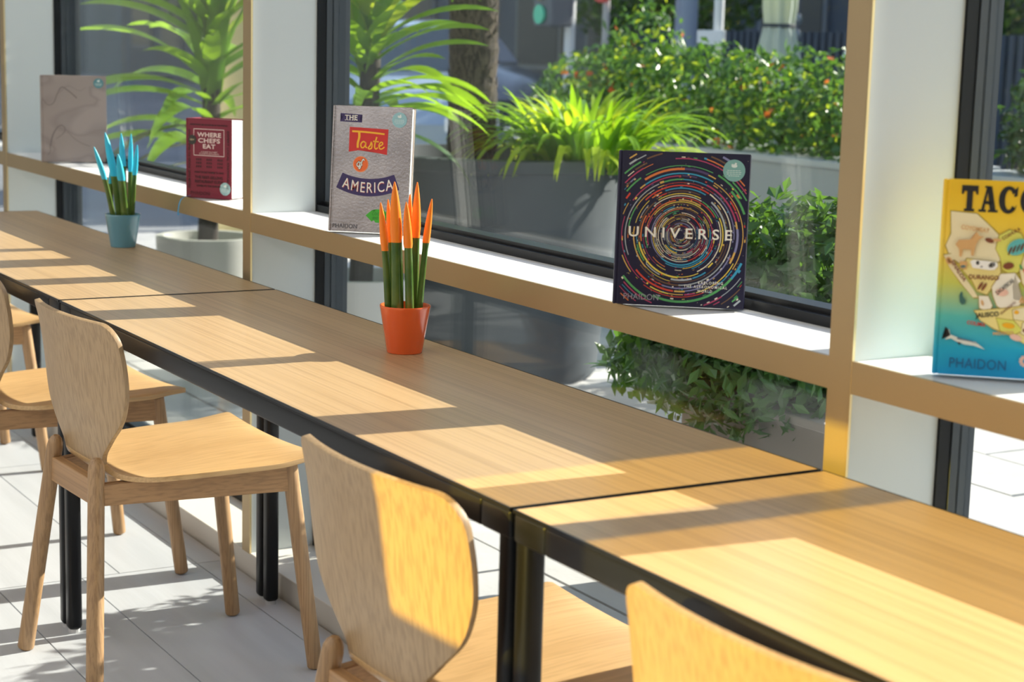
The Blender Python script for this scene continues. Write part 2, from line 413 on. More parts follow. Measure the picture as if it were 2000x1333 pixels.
snake_plant('snake_plant', (.856, -.106, TH+.0005), (.82, .115, .018), (.95, .24, .012), 'orange pot of upright leaves with orange painted tips on the middle table',
    [(-.030, -.012, -.047, .279, .0078, .57), (-.026, .010, -.036, .282, .0065, .62), (-.014, -.022, -.021, .319, .0118, .55), (-.010, .006, -.020, .30, .008, .6),
     (.010, -.024, .001, .283, .0090, .60), (.008, .014, .004, .292, .0065, .60), (.016, .004, .018, .316, .0092, .58), (.026, -.004, .046, .287, .0070, .62)], 'painted-tip snake plants')
snake_plant('snake_plant', (-.903, -.058, TH+.0005), (.12, .33, .45), (.03, .50, .70), 'blue pot of upright leaves with light blue painted tips on the far table',
    [(-.020, -.020, -.068, .268, .0085, .56), (-.008, .004, -.047, .305, .0120, .50), (.004, .010, -.006, .303, .0095, .62), (.016, .012, .020, .302, .0075, .56), (.012, -.024, -.003, .252, .0115, .60), (.026, -.004, .042, .275, .0075, .60), (-.030, .006, -.036, .20, .006, .75)], 'painted-tip snake plants')

# ------------------------------------------------------------------ books
def text_bm(body, size, bold=0, spacing=1.0, align='CENTER', shear=0):
    cu = bpy.data.curves.new('t', 'FONT'); cu.body = body; cu.size = size; cu.align_x = align; cu.align_y = 'CENTER'
    cu.offset = bold; cu.space_character = spacing; cu.resolution_u = 3; cu.shear = shear
    o = bpy.data.objects.new('t', cu); COL.objects.link(o)
    dg = bpy.context.evaluated_depsgraph_get(); me = bpy.data.meshes.new_from_object(o.evaluated_get(dg))
    bm = bmesh.new(); bm.from_mesh(me)
    bpy.data.objects.remove(o); bpy.data.curves.remove(cu); bpy.data.meshes.remove(me)
    return bm
def fit(bm, w_):
    xs = [v.co.x for v in bm.verts]; k = w_/(max(xs)-min(xs)); c = (max(xs)+min(xs))/2
    for v in bm.verts: v.co.x = (v.co.x-c)*k
def lay(bm, x, z, y, warp=None, rot=0, name='lettering', m=None, parent=None):
    c, s = math.cos(rot), math.sin(rot)
    for v in bm.verts:
        a, b = v.co.x, v.co.y
        if warp: a, b = warp(a, b)
        v.co = Vector((x+a*c-b*s, -y, z+a*s+b*c))
    o = obj(name, bm, m, parent); return o
def poly(name, pts, y, m, parent):
    bm = bmesh.new(); vv = [bm.verts.new((p[0], -y, p[1])) for p in pts]; f = bm.faces.new(vv); bmesh.ops.triangulate(bm, faces=[f])
    return obj(name, bm, m, parent)
def disc_pts(cx, cz, r, n=40, sx=1, wob=0): return [(cx+sx*r*(1+wob*math.cos(n/4*2*PI*i/n))*math.cos(2*PI*i/n), cz+r*(1+wob*math.cos(n/4*2*PI*i/n))*math.sin(2*PI*i/n)) for i in range(n)]
PAGE = mat('page_block', (.86, .84, .80), .8, vary=.10, vscale=500, stretch=(.02, 1, .02))
def book(label, x, y, ang, w_, H, lean, T, cover_m, name='book', round_=False):
    t = thing(name, label, 'book', (0, 0, 0), 0, None)
    a = math.radians(ang); l = math.radians(lean)
    X = Vector((math.cos(a), math.sin(a), 0)); n_ = Vector((-math.sin(a), math.cos(a), 0))
    Z = math.cos(l)*Vector((0, 0, 1))+math.sin(l)*n_; Y = Z.cross(X)
    M = Matrix((X, Y, Z)).transposed().to_4x4(); M.translation = Vector((x, y, ZS+.0012+T*math.sin(l)))
    t.matrix_world = M
    c = .0028; bm = bmesh.new()
    box_bm(bm, .008, w_, 0, c, 0, H, .0008, 1); box_bm(bm, .008, w_, T-c, T, 0, H, .0008, 1)
    box_bm(bm, 0, .0065, .0006, T-.0006, 0, H, .0022, 3)
    box_bm(bm, .0060, .0085, .0012, T-.0012, .0005, H-.0005)
    obj('cover', bm, cover_m, t)
    bx('pages', PAGE, t, .0085, w_-.004, c, T-c, .003, H-.003)
    return t
E0 = .0006
def sticker(t, cx, cz, r, col, wob=0):
    s = poly('round_sticker', disc_pts(cx, cz, r, 48, 1, wob), E0*1.5, mat('sticker_'+str(col), col, .35), t)
    wm = mat('sticker_print', (.75, .83, .78), .5)
    bm = bmesh.new()
    def add(pts):
        bm.faces.new([bm.verts.new((p[0], -E0*2, p[1])) for p in pts])
    add(disc_pts(cx, cz+r*.42, r*.16, 14, 1.7)); add(disc_pts(cx+r*.12, cz+r*.62, r*.10, 12)); add(disc_pts(cx-r*.16, cz+r*.52, r*.08, 10, 1.5))
    for i, wd in enumerate((.62, .7, .66, .5)):
        z = cz-r*(.02+.16*i)
        for j in range(5):
            xa = cx+r*wd*(-1+2*j/5); add([(xa, z), (xa+r*wd*.33, z), (xa+r*wd*.33, z+r*.045), (xa, z+r*.045)])
    obj('sticker_print', bm, wm, s)
    return s

def serif_text(body, width, height, y, m, parent, x, z, name='lettering'):
    b = text_bm(body, 1, 0, 1.05); zs = [v.co.y for v in b.verts]; k = height/(max(zs)-min(zs)); cz_ = (max(zs)+min(zs))/2
    for v in b.verts: v.co.y = (v.co.y-cz_)*k
    fit(b, width)
    # hairline serifs at baseline and cap line of every vertical stem
    vs_ = list(b.verts)
    hits = {}
    for v in vs_:
        for lv in (-height/2, height/2):
            if abs(v.co.y-lv) < height*.012: hits.setdefault((lv, round(v.co.x/(height*.16))), v.co.x)
    for (lv, _), xx in hits.items():
        s = height*.10; tk = height*.045; z0 = lv if lv < 0 else lv-tk
        b.faces.new([b.verts.new(p) for p in ((xx-s, z0, 0), (xx+s, z0, 0), (xx+s, z0+tk, 0), (xx-s, z0+tk, 0))])
    return lay(b, x, z, y, None, 0, name, m, parent)

# --- universe: dark cover with concentric coloured streaks
NAVY = mat('navy_cover', (.010, .009, .035), .3, coat=.3)
u = book('dark book with concentric coloured rings and UNIVERSE title on the shelf', 1.373, .008, 50.5, .214, .251, 6.0, .030, NAVY)
def universe_art():
    W_, H_ = .214, .251; cx, cz = .107, .116
    cols = [(.75, .45, .10), (.70, .06, .03), (.04, .35, .55), (.85, .78, .60), (.50, .05, .14), (.10, .40, .12), (.80, .22, .05), (.25, .25, .45), (.85, .65, .08), (.45, .50, .52), (.09, .05, .16), (.18, .09, .04)]
    ms = [mat('streak_%d' % i, c, .4) for i, c in enumerate([tuple(.9*q for q in c) for c in cols])]
    bm = bmesh.new(); r_ = random.Random(3)
    x0, x1, z0, z1 = .0095, W_-.002, .002, H_-.002
    def quad(ra, rb, a0, a1, mi, lvl):
        ns = max(2, int((a1-a0)/.09)); pa = None
        for i in range(ns+1):
            a = a0+(a1-a0)*i/ns
            q = [(cx+r*math.cos(a), cz+r*math.sin(a)) for r in (ra, rb)]
            if any(not (x0 < p[0] < x1 and z0 < p[1] < z1) for p in q): pa = None; continue
            vv = [bm.verts.new((p[0], -(E0+lvl*.00006), p[1])) for p in q]
            if pa: f = bm.faces.new((pa[0], pa[1], vv[1], vv[0])); f.material_index = mi
            pa = vv
    r = .0065; ring = 0
    while r < .168:
        th = .0006+r*.026*r_.uniform(.4, 1.3); gap = .0008+r*.023*r_.uniform(.2, 1.2)
        a = r_.uniform(0, 2*PI); end = a+2*PI*r_.uniform(.75, .97); base = r_.randrange(12)
        while a < end:
            ln = r_.choice((.12, .25, .5, .9, 1.4))*r_.uniform(.6, 1.2)
            mi = base if r_.random() < .4 else (r_.choice((0, 3, 3, 3, 8, 9)) if r < .05 and r_.random() < .6 else r_.randrange(12))
            tt = th*r_.uniform(.35, 1.0)
            quad(r, r+tt, a, min(a+ln, end), mi, r_.random())
            if r > .03 and r_.random() < .6:      # fine broken fragments
                for q in range(int(6*ln)):
                    b0 = a+r_.uniform(0, ln); quad(r+th*r_.uniform(.9, 1.6), r+th*1.7, b0, b0+.02+r_.random()*.03, r_.randrange(12), r_.random())
            a += ln+r_.choice((0, 0, .02, .08, .3))
        r += th+gap; ring += 1
    obj('printed_rings', bm, ms, u)
    # star specks
    bm = bmesh.new()
    for i in range(60):
        x, z = r_.uniform(x0+.002, x1-.002), r_.uniform(z0+.002, z1-.002); s = r_.uniform(.0003, .0006)
        bm.faces.new([bm.verts.new((x+a*s, -E0*1.3, z+b*s)) for a, b in ((-1, 0), (0, -1), (1, 0), (0, 1))])
    obj('printed_specks', bm, mat('speck', (.85, .7, .5), .5), u)['kind'] = 'stuff'
universe_art()
WHT = mat('ink_white', (.86, .82, .72), .45); GRYI = mat('ink_grey', (.33, .31, .36), .5); BLK = mat('ink_black', (.012, .012, .012), .5)
b = text_bm('UNIVERSE', .0235, .0003, 1.55); fit(b, .168); lay(b, .106, .1185, E0*2.2, m=WHT, parent=u)
for i, (s, xx, wd) in enumerate((('EXPLORING', .159, .040), ('THE ASTRONOMICAL', .151, .070), ('WORLD', .150, .024))):
    b = text_bm(s, .0062, .00008, 1.4); fit(b, wd); lay(b, xx, .0405-.0068*i, E0*2.2, m=WHT, parent=u)
serif_text('PHAIDON', .057, .0095, E0*2.2, GRYI, u, .047, .0135)
sticker(u, .188, .224, .0178, (.22, .44, .40))

# --- silver foil book
SILV = mat('crinkled_foil', (.46, .395, .36), .20, metal=1, bump=.22, bscale=170, vary=.30, vscale=9)
tb = book('crinkled silver foil cookbook titled The Taste of America on the shelf', .223, .027, 47.8, .179, .273, 6.2, .032, SILV)
PUR = mat('ink_purple', (.035, .018, .10), .45); RED = mat('ink_red', (.62, .02, .012), .4); YEL = mat('ink_amber', (.95, .48, .015), .4); ORG = mat('ink_orange', (.85, .14, .015), .4); GRN = mat('ink_green', (.05, .38, .02), .45)
def banner(pts, m, nm='banner'): return poly(nm, pts, E0, m, tb)
banner([(.018, .256), (.067, .254), (.061, .2455), (.067, .237), (.018, .238), (.0235, .247)], PUR)
b = text_bm('THE', .0145, .0003, 1.08); fit(b, .028); lay(b, .0425, .2465, E0*2, m=WHT, parent=tb)
b = bmesh.new()
for x in (.030, .0355, .040, .0455, .050, .0555):
    for z in (.2413, .2510): b.faces.new([b.verts.new((x+dx, -E0*2, z+dz)) for dx, dz in ((-.0016, -.0005), (.0016, -.0005), (.0016, .0007), (-.0016, .0007))])
obj('lettering', b, WHT, tb)
banner([(.040, .227), (.127, .224), (.126, .169), (.108, .172), (.083, .177), (.062, .177), (.040, .173)], RED)
# hand-lettered "Taste" as brush strokes
def stroke(bm, pts, w0, w1, y):
    pr = None; n = len(pts)
    def cr(i, t):
        P = [pts[max(0, min(n-1, i+d))] for d in (-1, 0, 1, 2)]
        return [.5*((2*P[1][k])+(-P[0][k]+P[2][k])*t+(2*P[0][k]-5*P[1][k]+4*P[2][k]-P[3][k])*t*t+(-P[0][k]+3*P[1][k]-3*P[2][k]+P[3][k])*t**3) for k in (0, 1)]
    S = [cr(i, j/6) for i in range(n-1) for j in range(6)]+[list(pts[-1])]
    for i, p in enumerate(S):
        q = S[min(i+1, len(S)-1)]; o = S[max(i-1, 0)]; d = Vector((q[0]-o[0], q[1]-o[1])); d = d.normalized() if d.length else Vector((1, 0))
        wv = (w0+(w1-w0)*i/len(S))/2; vv = [bm.verts.new((p[0]-d.y*wv, -y, p[1]+d.x*wv)), bm.verts.new((p[0]+d.y*wv, -y, p[1]-d.x*wv))]
        if pr: bm.faces.new((pr[0], pr[1], vv[1], vv[0]))
        pr = vv
bm = bmesh.new(); y_ = E0*2
stroke(bm, [(.046, .2175), (.070, .217), (.095, .2155), (.119, .2135)], .004, .0035, y_)
stroke(bm, [(.062, .216), (.0625, .205), (.060, .193), (.060, .182)], .0052, .0045, y_)
def sc_(pts, x, z, k=1): return [(x+p[0]*k, z+p[1]*k) for p in pts]
stroke(bm, sc_([(.010, .012), (.005, .014), (.000, .009), (.001, .002), (.006, .001), (.010, .007), (.011, .012), (.011, .003), (.014, .001)], .067, .182), .0028, .0026, y_)   # a
stroke(bm, sc_([(.000, .001), (.005, .007), (.007, .014), (.009, .008), (.008, .001), (.003, -.001), (.000, .001)], .083, .1815), .0028, .0026, y_)                        # s
stroke(bm, sc_([(.006, .026), (.003, .015), (.002, .004), (.005, .000), (.009, .003)], .096, .181), .0032, .0024, y_)                                              # t
stroke(bm, sc_([(-.002, .0165), (.011, .0155)], .096, .181), .003, .0026, y_)
stroke(bm, sc_([(.001, .006), (.008, .010), (.008, .014), (.004, .0145), (.0005, .008), (.003, .001), (.008, .001), (.013, .005)], .107, .181), .0028, .0024, y_)          # e
obj('lettering', bm, YEL, tb)
poly('round_badge', disc_pts(.068, .147, .0172), E0, mat('badge_edge', (.93, .30, .10), .4), tb)
poly('round_badge', disc_pts(.068, .147, .0158), E0*1.6, ORG, tb)
for wd, mm, yy in ((.0040, BLK, E0*2.0), (.0021, WHT, E0*2.4)):
    bm = bmesh.new()
    stroke(bm, sc_([(.004, .009), (.000, .004), (.002, -.001), (.006, .002), (.006, .008), (.003, .009), (.009, .007)], .060, .143), wd, wd, yy)
    stroke(bm, sc_([(.014, .010), (.012, .013), (.009, .008), (.007, -.002), (.004, -.008), (.003, -.004), (.010, .001)], .062, .145), wd, wd, yy)
    obj('lettering', bm, mm, tb)
def arc(a, b, R_=.26, k=1): return a, b+(a*a)/(2*R_)
poly_pts = [(-.060, .019), (.062, .019), (.072, -.019), (-.072, -.019)]
def america():
    cx, cz = .086, .100
    for g, mm, yy in ((0, PUR, E0),):
        top = [(-.058+.116*i/16, .018) for i in range(17)]; bot = [(.071-.142*i/16, -.020) for i in range(17)]
        pts = [(cx+a, cz+b+(a*a)/.30-.002) for a, b in top+bot]
        vv = bmesh.new(); f = []
        for i in range(16):
            q = [pts[i], pts[i+1], pts[33-1-i], pts[33-i]]
            vv.faces.new([vv.verts.new((p[0], -yy, p[1])) for p in q])
        obj('banner', vv, mm, tb)
    for off, mm, yy in ((.0018, mat('ink_rose', (.5, .08, .06), .5), E0*1.6), (.0010, WHT, E0*2.2)):
        b = text_bm('AMERICA', .030, (0 if mm is WHT else .0004), 1.2)
        xs = [v.co.y for v in b.verts]; k = .0225/(max(xs)-min(xs)); c0 = (max(xs)+min(xs))/2
        for v in b.verts: v.co.y = (v.co.y-c0)*k
        fit(b, .112)
        sh = .0007 if mm is not WHT else 0
        lay(b, cx+sh, cz-sh, yy, lambda a, q: (a*(1-q*3.0), q+(a*a)/.30-.003), 0, 'lettering', mm, tb)
america()
banner([(.084, .037), (.098, .049), (.103, .046), (.107, .051), (.124, .051), (.128, .046), (.134, .049), (.148, .037), (.134, .025), (.128, .028), (.124, .022), (.107, .022), (.103, .027), (.098, .024)], GRN)
for i, s in enumerate(('COOKING', 'AND MORE')):
    b = text_bm(s, .009, 0, 1.2); fit(b, .034-.002*i); lay(b, .116, .0405-.009*i, E0*2, m=mat('ink_dkgreen', (.02, .13, .01), .5), parent=tb)
serif_text('PHAIDON', .055, .0092, E0*2, mat('ink_dim', (.10, .09, .10), .5), tb, .038, .012)
sticker(tb, .151, .245, .0165, (.30, .53, .56), .012)

# --- maroon guide
MAR = mat('maroon_cover', (.20, .009, .028), .45)
cb = book('thick maroon restaurant guide titled Where Chefs Eat on the shelf', -.655, .028, 34.5, .141, .204, .0, .062, MAR)
PNK = mat('ink_pink', (.80, .62, .58), .5); DMR = mat('ink_dark_maroon', (.055, .006, .010), .5)
bm = bmesh.new(); y_ = -E0
x0, x1, z0, z1, th = .025, .119, .109, .178, .0016
for q in (((x0, z0), (x1, z0), (x1, z0+th), (x0, z0+th)), ((x0, z1-th), (x1, z1-th), (x1, z1), (x0, z1)), ((x0, z0), (x0+th, z0), (x0+th, z1), (x0, z1)), ((x1-th, z0), (x1, z0), (x1, z1), (x1-th, z1))):
    bm.faces.new([bm.verts.new((p[0], y_, p[1])) for p in q])
obj('title_border', bm, PNK, cb)
for i, (s, wd) in enumerate((('WHERE', .073), ('CHEFS', .067), ('EAT', .038))):
    b = text_bm(s, .0155, .00045, 1.06); fit(b, wd); lay(b, .073, .1625-.0148*i, E0*1.5, m=PNK, parent=cb)
for i, (s, wd) in enumerate((('A GUIDE TO CHEFS\'', .05), ('FAVOURITE RESTAURANTS', .06))):
    b = text_bm(s, .005, 0); fit(b, wd); lay(b, .073, .1190-.0048*i, E0*1.5, m=PNK, parent=cb)
poly('round_badge', disc_pts(.021, .149, .0125, 32, 1, .03), E0*1.4, mat('badge_black', (.03, .03, .02), .4), cb)
b = text_bm('NEW', .006, .0002); lay(b, .021, .149, E0*2, m=mat('ink_gold', (.45, .38, .20), .5), parent=cb)
for i, (s, zz, sz, wd) in enumerate((('MORE THAN 100 COUNTRIES IN THE WORLD', .188, .0048, .115), ('WHAT TO EAT WHERE TO DINE', .0665, .0065, .09), ('THE BEST-SELLING', .0535, .0105, .086), ('RESTAURANT GUIDE', .0425, .0105, .086), ('LOVED BY THE EXPERTS', .0315, .0065, .075))):
    b = text_bm(s, sz, .0003); fit(b, wd); lay(b, .072, zz, E0*1.5, m=DMR, parent=cb)
for xx, s in ((.0125, 'FROM FAST FOOD TO FINE DINING'), (.130, 'EXPERT LOCAL KNOWLEDGE')):
    b = text_bm(s, .0085, .0003); fit(b, .15); lay(b, xx, .10, E0*1.5, rot=PI/2 if xx < .1 else -PI/2, m=DMR, parent=cb)
bm = bmesh.new()   # three small dark icons
for cx in (.041, .073, .106):
    for q in range(3):
        for dx in (-.006, 0, .006):
            bm.faces.new([bm.verts.new((cx+dx+a, -E0*1.4, .079+q*.009+b_)) for a, b_ in ((-.0022, 0), (.0022, 0), (.0015, .005), (-.0015, .0055))])
obj('printed_icons', bm, DMR, cb)
serif_text('PHAIDON', .058, .009, E0*1.5, DMR, cb, .045, .0125)
sticker(cb, .122, .027, .0165, (.32, .50, .50))
# ribbon bookmark hanging from it
def ribbon():
    bm = bmesh.new(); pr = None
    pts = [(.020, .004, .006), (.012, -.002, .004), (.004, -.012, .0015), (.0, -.020, -.004), (-.004, -.024, -.018), (-.006, -.025, -.034), (-.005, -.026, -.046)]
    for p in pts:
        vv = [bm.verts.new((p[0]-.0022, p[1], p[2])), bm.verts.new((p[0]+.0022, p[1]-.001, p[2]))]
        if pr: bm.faces.new((pr[0], pr[1], vv[1], vv[0]))
        pr = vv
    o = obj('ribbon_bookmark', bm, mat('ribbon_blue', (.02, .28, .55), .5), cb); tag(o, 'blue ribbon bookmark')
ribbon()

# --- grey marbled book
MARB = bpy.data.materials.new('marbled_cover'); MARB.use_nodes = True
def marble():
    n = MARB.node_tree.nodes; L = MARB.node_tree.links; b = n['Principled BSDF']; b.inputs['Roughness'].default_value = .6
    tc = n.new('ShaderNodeTexCoord'); nz = n.new('ShaderNodeTexNoise'); nz.inputs['Scale'].default_value = 4; nz.inputs['Detail'].default_value = 2; nz.inputs['Distortion'].default_value = .6
    mp = n.new('ShaderNodeMapping'); mp.inputs['Rotation'].default_value = (0, .6, 0); mp.inputs['Scale'].default_value = (1, 1, 2.0)
    L.new(tc.outputs['Object'], mp.inputs[0]); L.new(mp.outputs[0], nz.inputs['Vector'])
    r = n.new('ShaderNodeValToRGB'); e = r.color_ramp.elements; e[0].position = .44; e[0].color = (.33, .275, .245, 1); e[1].position = .55; e[1].color = (.36, .30, .27, 1)
    e2 = e.new(.485); e2.color = (.28, .23, .21, 1); e3 = e.new(.50); e3.color = (.31, .26, .235, 1)
    L.new(nz.outputs[0], r.inputs[0]); L.new(r.outputs[0], b.inputs['Base Color'])
marble()
wb = book('large pale grey marbled book at the far left end of the shelf', -1.890, .008, 75.7, .204, .274, 7.0, .028, MARB)
sticker(wb, .180, .250, .0158, (.11, .27, .29))
VEIN = mat('vein_print', (.20, .165, .155), .6)
bm = bmesh.new()
stroke(bm, [(.006, .200), (.022, .180), (.040, .186), (.052, .214), (.066, .236), (.085, .226), (.104, .210), (.112, .202)], .002, .0045, E0)
stroke(bm, [(.028, .050), (.036, .084), (.050, .108), (.064, .116), (.074, .106), (.070, .092), (.056, .080), (.046, .072)], .0045, .0012, E0)
stroke(bm, [(.058, .218), (.085, .240), (.12, .226), (.14, .236)], .0012, .0008, E0)
stroke(bm, [(.075, .104), (.096, .080), (.12, .062), (.15, .050)], .001, .002, E0)
stroke(bm, [(.018, .020), (.028, .034), (.026, .050)], .001, .002, E0)
obj('printed_veins', bm, VEIN, wb)

# --- yellow and blue taco book
TAC = bpy.data.materials.new('yellow_blue_cover'); TAC.use_nodes = True
def taco_mat():
    n = TAC.node_tree.nodes; L = TAC.node_tree.links; b = n['Principled BSDF']; b.inputs['Roughness'].default_value = .35; b.inputs['Coat Weight'].default_value = .3
    tc = n.new('ShaderNodeTexCoord'); sp_ = n.new('ShaderNodeSeparateXYZ'); L.new(tc.outputs['Object'], sp_.inputs[0])
    k = n.new('ShaderNodeMath'); k.operation = 'DIVIDE'; k.inputs[1].default_value = .258; L.new(sp_.outputs['Z'], k.inputs[0])
    r = n.new('ShaderNodeValToRGB'); e = r.color_ramp.elements; e[0].position = 0; e[0].color = (.0, .33, .66, 1); e[1].position = .93; e[1].color = (.90, .56, .01, 1)
    for p, c_ in ((.14, (.01, .42, .66)), (.30, (.10, .55, .50)), (.47, (.62, .66, .12)), (.62, (.92, .70, .10)), (.82, (.93, .62, .03))): q = e.new(p); q.color = (*c_, 1)
    L.new(k.outputs[0], r.inputs[0]); L.new(r.outputs[0], b.inputs['Base Color'])
taco_mat()
kb = book('yellow and turquoise cookbook titled TACO with an illustrated map, at the right', 2.076, .048, 46.4, .200, .258, 8.1, .036, TAC)
CRM = mat('map_cream', (.90, .80, .50), .5); LIM = mat('map_lime', (.78, .76, .14), .5); MPY = mat('map_yellow', (.90, .76, .28), .5); OUT = mat('map_outline', (.45, .33, .04), .5)
def land(pts, m, lvl):
    cx = sum(p[0] for p in pts)/len(pts); cz = sum(p[1] for p in pts)/len(pts)
    poly('map_outline', [(cx+(p[0]-cx)*1.02+(.0006 if p[0] > cx else -.0006), cz+(p[1]-cz)*1.02+(.0006 if p[1] > cz else -.0006)) for p in pts], E0*lvl, OUT, kb)
    poly('map_region', pts, E0*(lvl+.3), m, kb)
land([(.012, .215), (.045, .213), (.060, .200), (.075, .186), (.072, .172), (.082, .160), (.072, .145), (.062, .150), (.040, .154), (.026, .148), (.014, .156), (.008, .170), (.014, .186)], CRM, 1)
land([(.006, .157), (.016, .159), (.022, .146), (.036, .128), (.048, .112), (.053, .104), (.047, .103), (.030, .122), (.014, .142)], CRM, 1.8)
land([(.075, .186), (.088, .194), (.102, .190), (.112, .174), (.110, .158), (.104, .142), (.096, .134), (.082, .142), (.078, .158), (.072, .168)], LIM, 2.2)
land([(.036, .154), (.062, .152), (.078, .150), (.080, .136), (.074, .124), (.064, .108), (.052, .112), (.044, .126), (.032, .138)], MPY, 2.6)
land([(.110, .168), (.130, .170), (.165, .160), (.190, .150), (.192, .120), (.150, .108), (.118, .112), (.108, .126), (.104, .142)], CRM, 2.9)
land([(.080, .136), (.098, .138), (.106, .128), (.096, .118), (.098, .104), (.110, .102), (.104, .094), (.086, .090), (.078, .094), (.072, .108), (.070, .118)], mat('map_white', (.93, .87, .72), .5), 3.4)
land([(.054, .106), (.066, .106), (.072, .094), (.068, .086), (.056, .090)], MAT['map_white'], 3.8)
land([(.050, .086), (.066, .088), (.092, .092), (.112, .096), (.150, .100), (.190, .098), (.192, .030), (.160, .036), (.120, .044), (.100, .056), (.076, .064), (.058, .074)], MPY, 4.2)
land([(.098, .090), (.120, .096), (.128, .084), (.118, .076), (.100, .078)], CRM, 5.0); land([(.078, .078), (.100, .076), (.112, .064), (.100, .056), (.084, .062)], LIM, 5.0)
land([(.112, .074), (.130, .076), (.140, .062), (.128, .052), (.110, .060)], CRM, 5.0)
LV = E0*7
def blob(cx, cz, rx, rz, m, rot=0, nm='illustration'):
    c_, s_ = math.cos(rot), math.sin(rot); return poly(nm, [(cx+rx*math.cos(a*PI/8)*c_-rz*math.sin(a*PI/8)*s_, cz+rx*math.cos(a*PI/8)*s_+rz*math.sin(a*PI/8)*c_) for a in range(16)], LV, m, kb)
TAN = mat('ink_tan', (.72, .42, .16), .5); BRN = mat('ink_brown', (.22, .06, .02), .5); TEA = mat('ink_teal', (.12, .50, .48), .5); PNK2 = mat('ink_salmon', (.88, .55, .42), .5); IWH = mat('ink_bright', (.93, .91, .85), .5)
poly('illustration', [(.020, .172), (.024, .178), (.038, .179), (.044, .184), (.046, .190), (.050, .184), (.056, .184), (.050, .180), (.046, .172), (.044, .158), (.041, .158), (.040, .166), (.030, .166), (.029, .156), (.026, .156), (.025, .166)], LV, TAN, kb)  # goat
blob(.063, .179, .006, .003, BRN, -.3); blob(.072, .180, .006, .002, TAN)
blob(.099, .172, .014, .010, TEA, .5)
for dx in (-.008, -.003, .002, .007): blob(.098+dx, .170+dx*.4, .0016, .0062, BRN, -.35)
poly('illustration', [(.040, .150), (.044, .153), (.062, .152), (.074, .151), (.076, .146), (.072, .141), (.066, .140), (.044, .142)], LV, IWH, kb)
blob(.050, .149, .0022, .0028, BLK); blob(.068, .147, .005, .0032, BLK, .5); blob(.055, .144, .0016, .0012, BLK)
blob(.089, .147, .007, .0045, BRN, .2); blob(.105, .146, .0015, .004, mat('ink_leaf', (.08, .35, .10), .5), .5); blob(.110, .141, .0015, .004, RED, .5)
blob(.013, .150, .004, .005, TAN, .5); blob(.013, .150, .002, .0032, BRN, .5)
poly('illustration', [(.027, .150), (.037, .150), (.036, .140), (.028, .140)], LV, TAN, kb); blob(.032, .143, .004, .002, mat('ink_sea', (.05, .35, .5), .5))
blob(.060, .118, .0018, .006, BRN, -.5); blob(.055, .119, .0018, .006, BRN, -.5)
blob(.083, .112, .008, .005, PNK2); blob(.059, .097, .0016, .004, TAN, .3)
for i in range(5): blob(.108+.0035*i, .104-.0012*i, .0016, .005, TAN, -.35)
blob(.103, .087, .003, .0025, YEL); blob(.116, .080, .0022, .0034, GRN); blob(.094, .069, .008, .0035, YEL, -.1); blob(.116, .064, .004, .003, BRN)
blob(.104, .054, .008, .004, PNK2, -.3); blob(.130, .092, .007, .004, PNK2); blob(.150, .14, .012, .008, PNK2); blob(.170, .08, .012, .008, TAN)
# bottle and marlin
poly('illustration', [(.029, .105), (.031, .110), (.033, .110), (.034, .104), (.038, .099), (.037, .094), (.033, .093), (.030, .097)], LV, mat('ink_bottle', (.04, .14, .12), .5), kb)
poly('illustration', [(.016, .057), (.019, .060), (.021, .053), (.030, .050), (.044, .047), (.054, .045), (.066, .036), (.052, .040), (.040, .041), (.030, .044), (.022, .048), (.014, .046), (.019, .051)], LV, mat('ink_fish', (.75, .78, .72), .5), kb)
poly('illustration', [(.014, .063), (.018, .060), (.021, .052), (.018, .050), (.010, .046), (.017, .053)], LV*1.03, BLK, kb)
poly('illustration', [(.030, .044), (.033, .040), (.036, .043)], LV*1.03, BLK, kb); poly('illustration', [(.030, .050), (.048, .0465), (.058, .0425), (.048, .045), (.030, .0475)], LV*1.03, mat('ink_slate', (.12, .16, .22), .5), kb)
for a in range(9):
    t_ = PI*.2+a*.6*.9; blob(.118+.0055*math.cos(t_), .024+.0055*math.sin(t_), .0026, .0018, PNK2, t_)
for s, xx, zz, wd, ht, ro, mm in (('COYOMEAT', .044, .193, .036, .006, -.10, TAN), ('COAHUILA', .090, .189, .026, .0045, .6, BRN), ('DURANGO', .059, .130, .038, .006, 0, BRN), ('SINALOA', .026, .137, .032, .005, -.95, BRN),
                                 ('JALISCO', .066, .0815, .030, .008, .14, BLK), ('COLIMA', .053, .069, .024, .005, -.1, RED), ('ZACATECAS', .086, .119, .028, .005, .75, BLK), ('MEXICO', .088, .0585, .026, .0045, .1, TAN), ('GUANAJUATO', .092, .092, .024, .004, .75, BRN)):
    b = text_bm(s, .01, .0003); zs = [v.co.y for v in b.verts]; k = ht/(max(zs)-min(zs))
    for v in b.verts: v.co.y *= k
    fit(b, wd); lay(b, xx, zz, LV*1.05, rot=ro, m=mm, parent=kb)
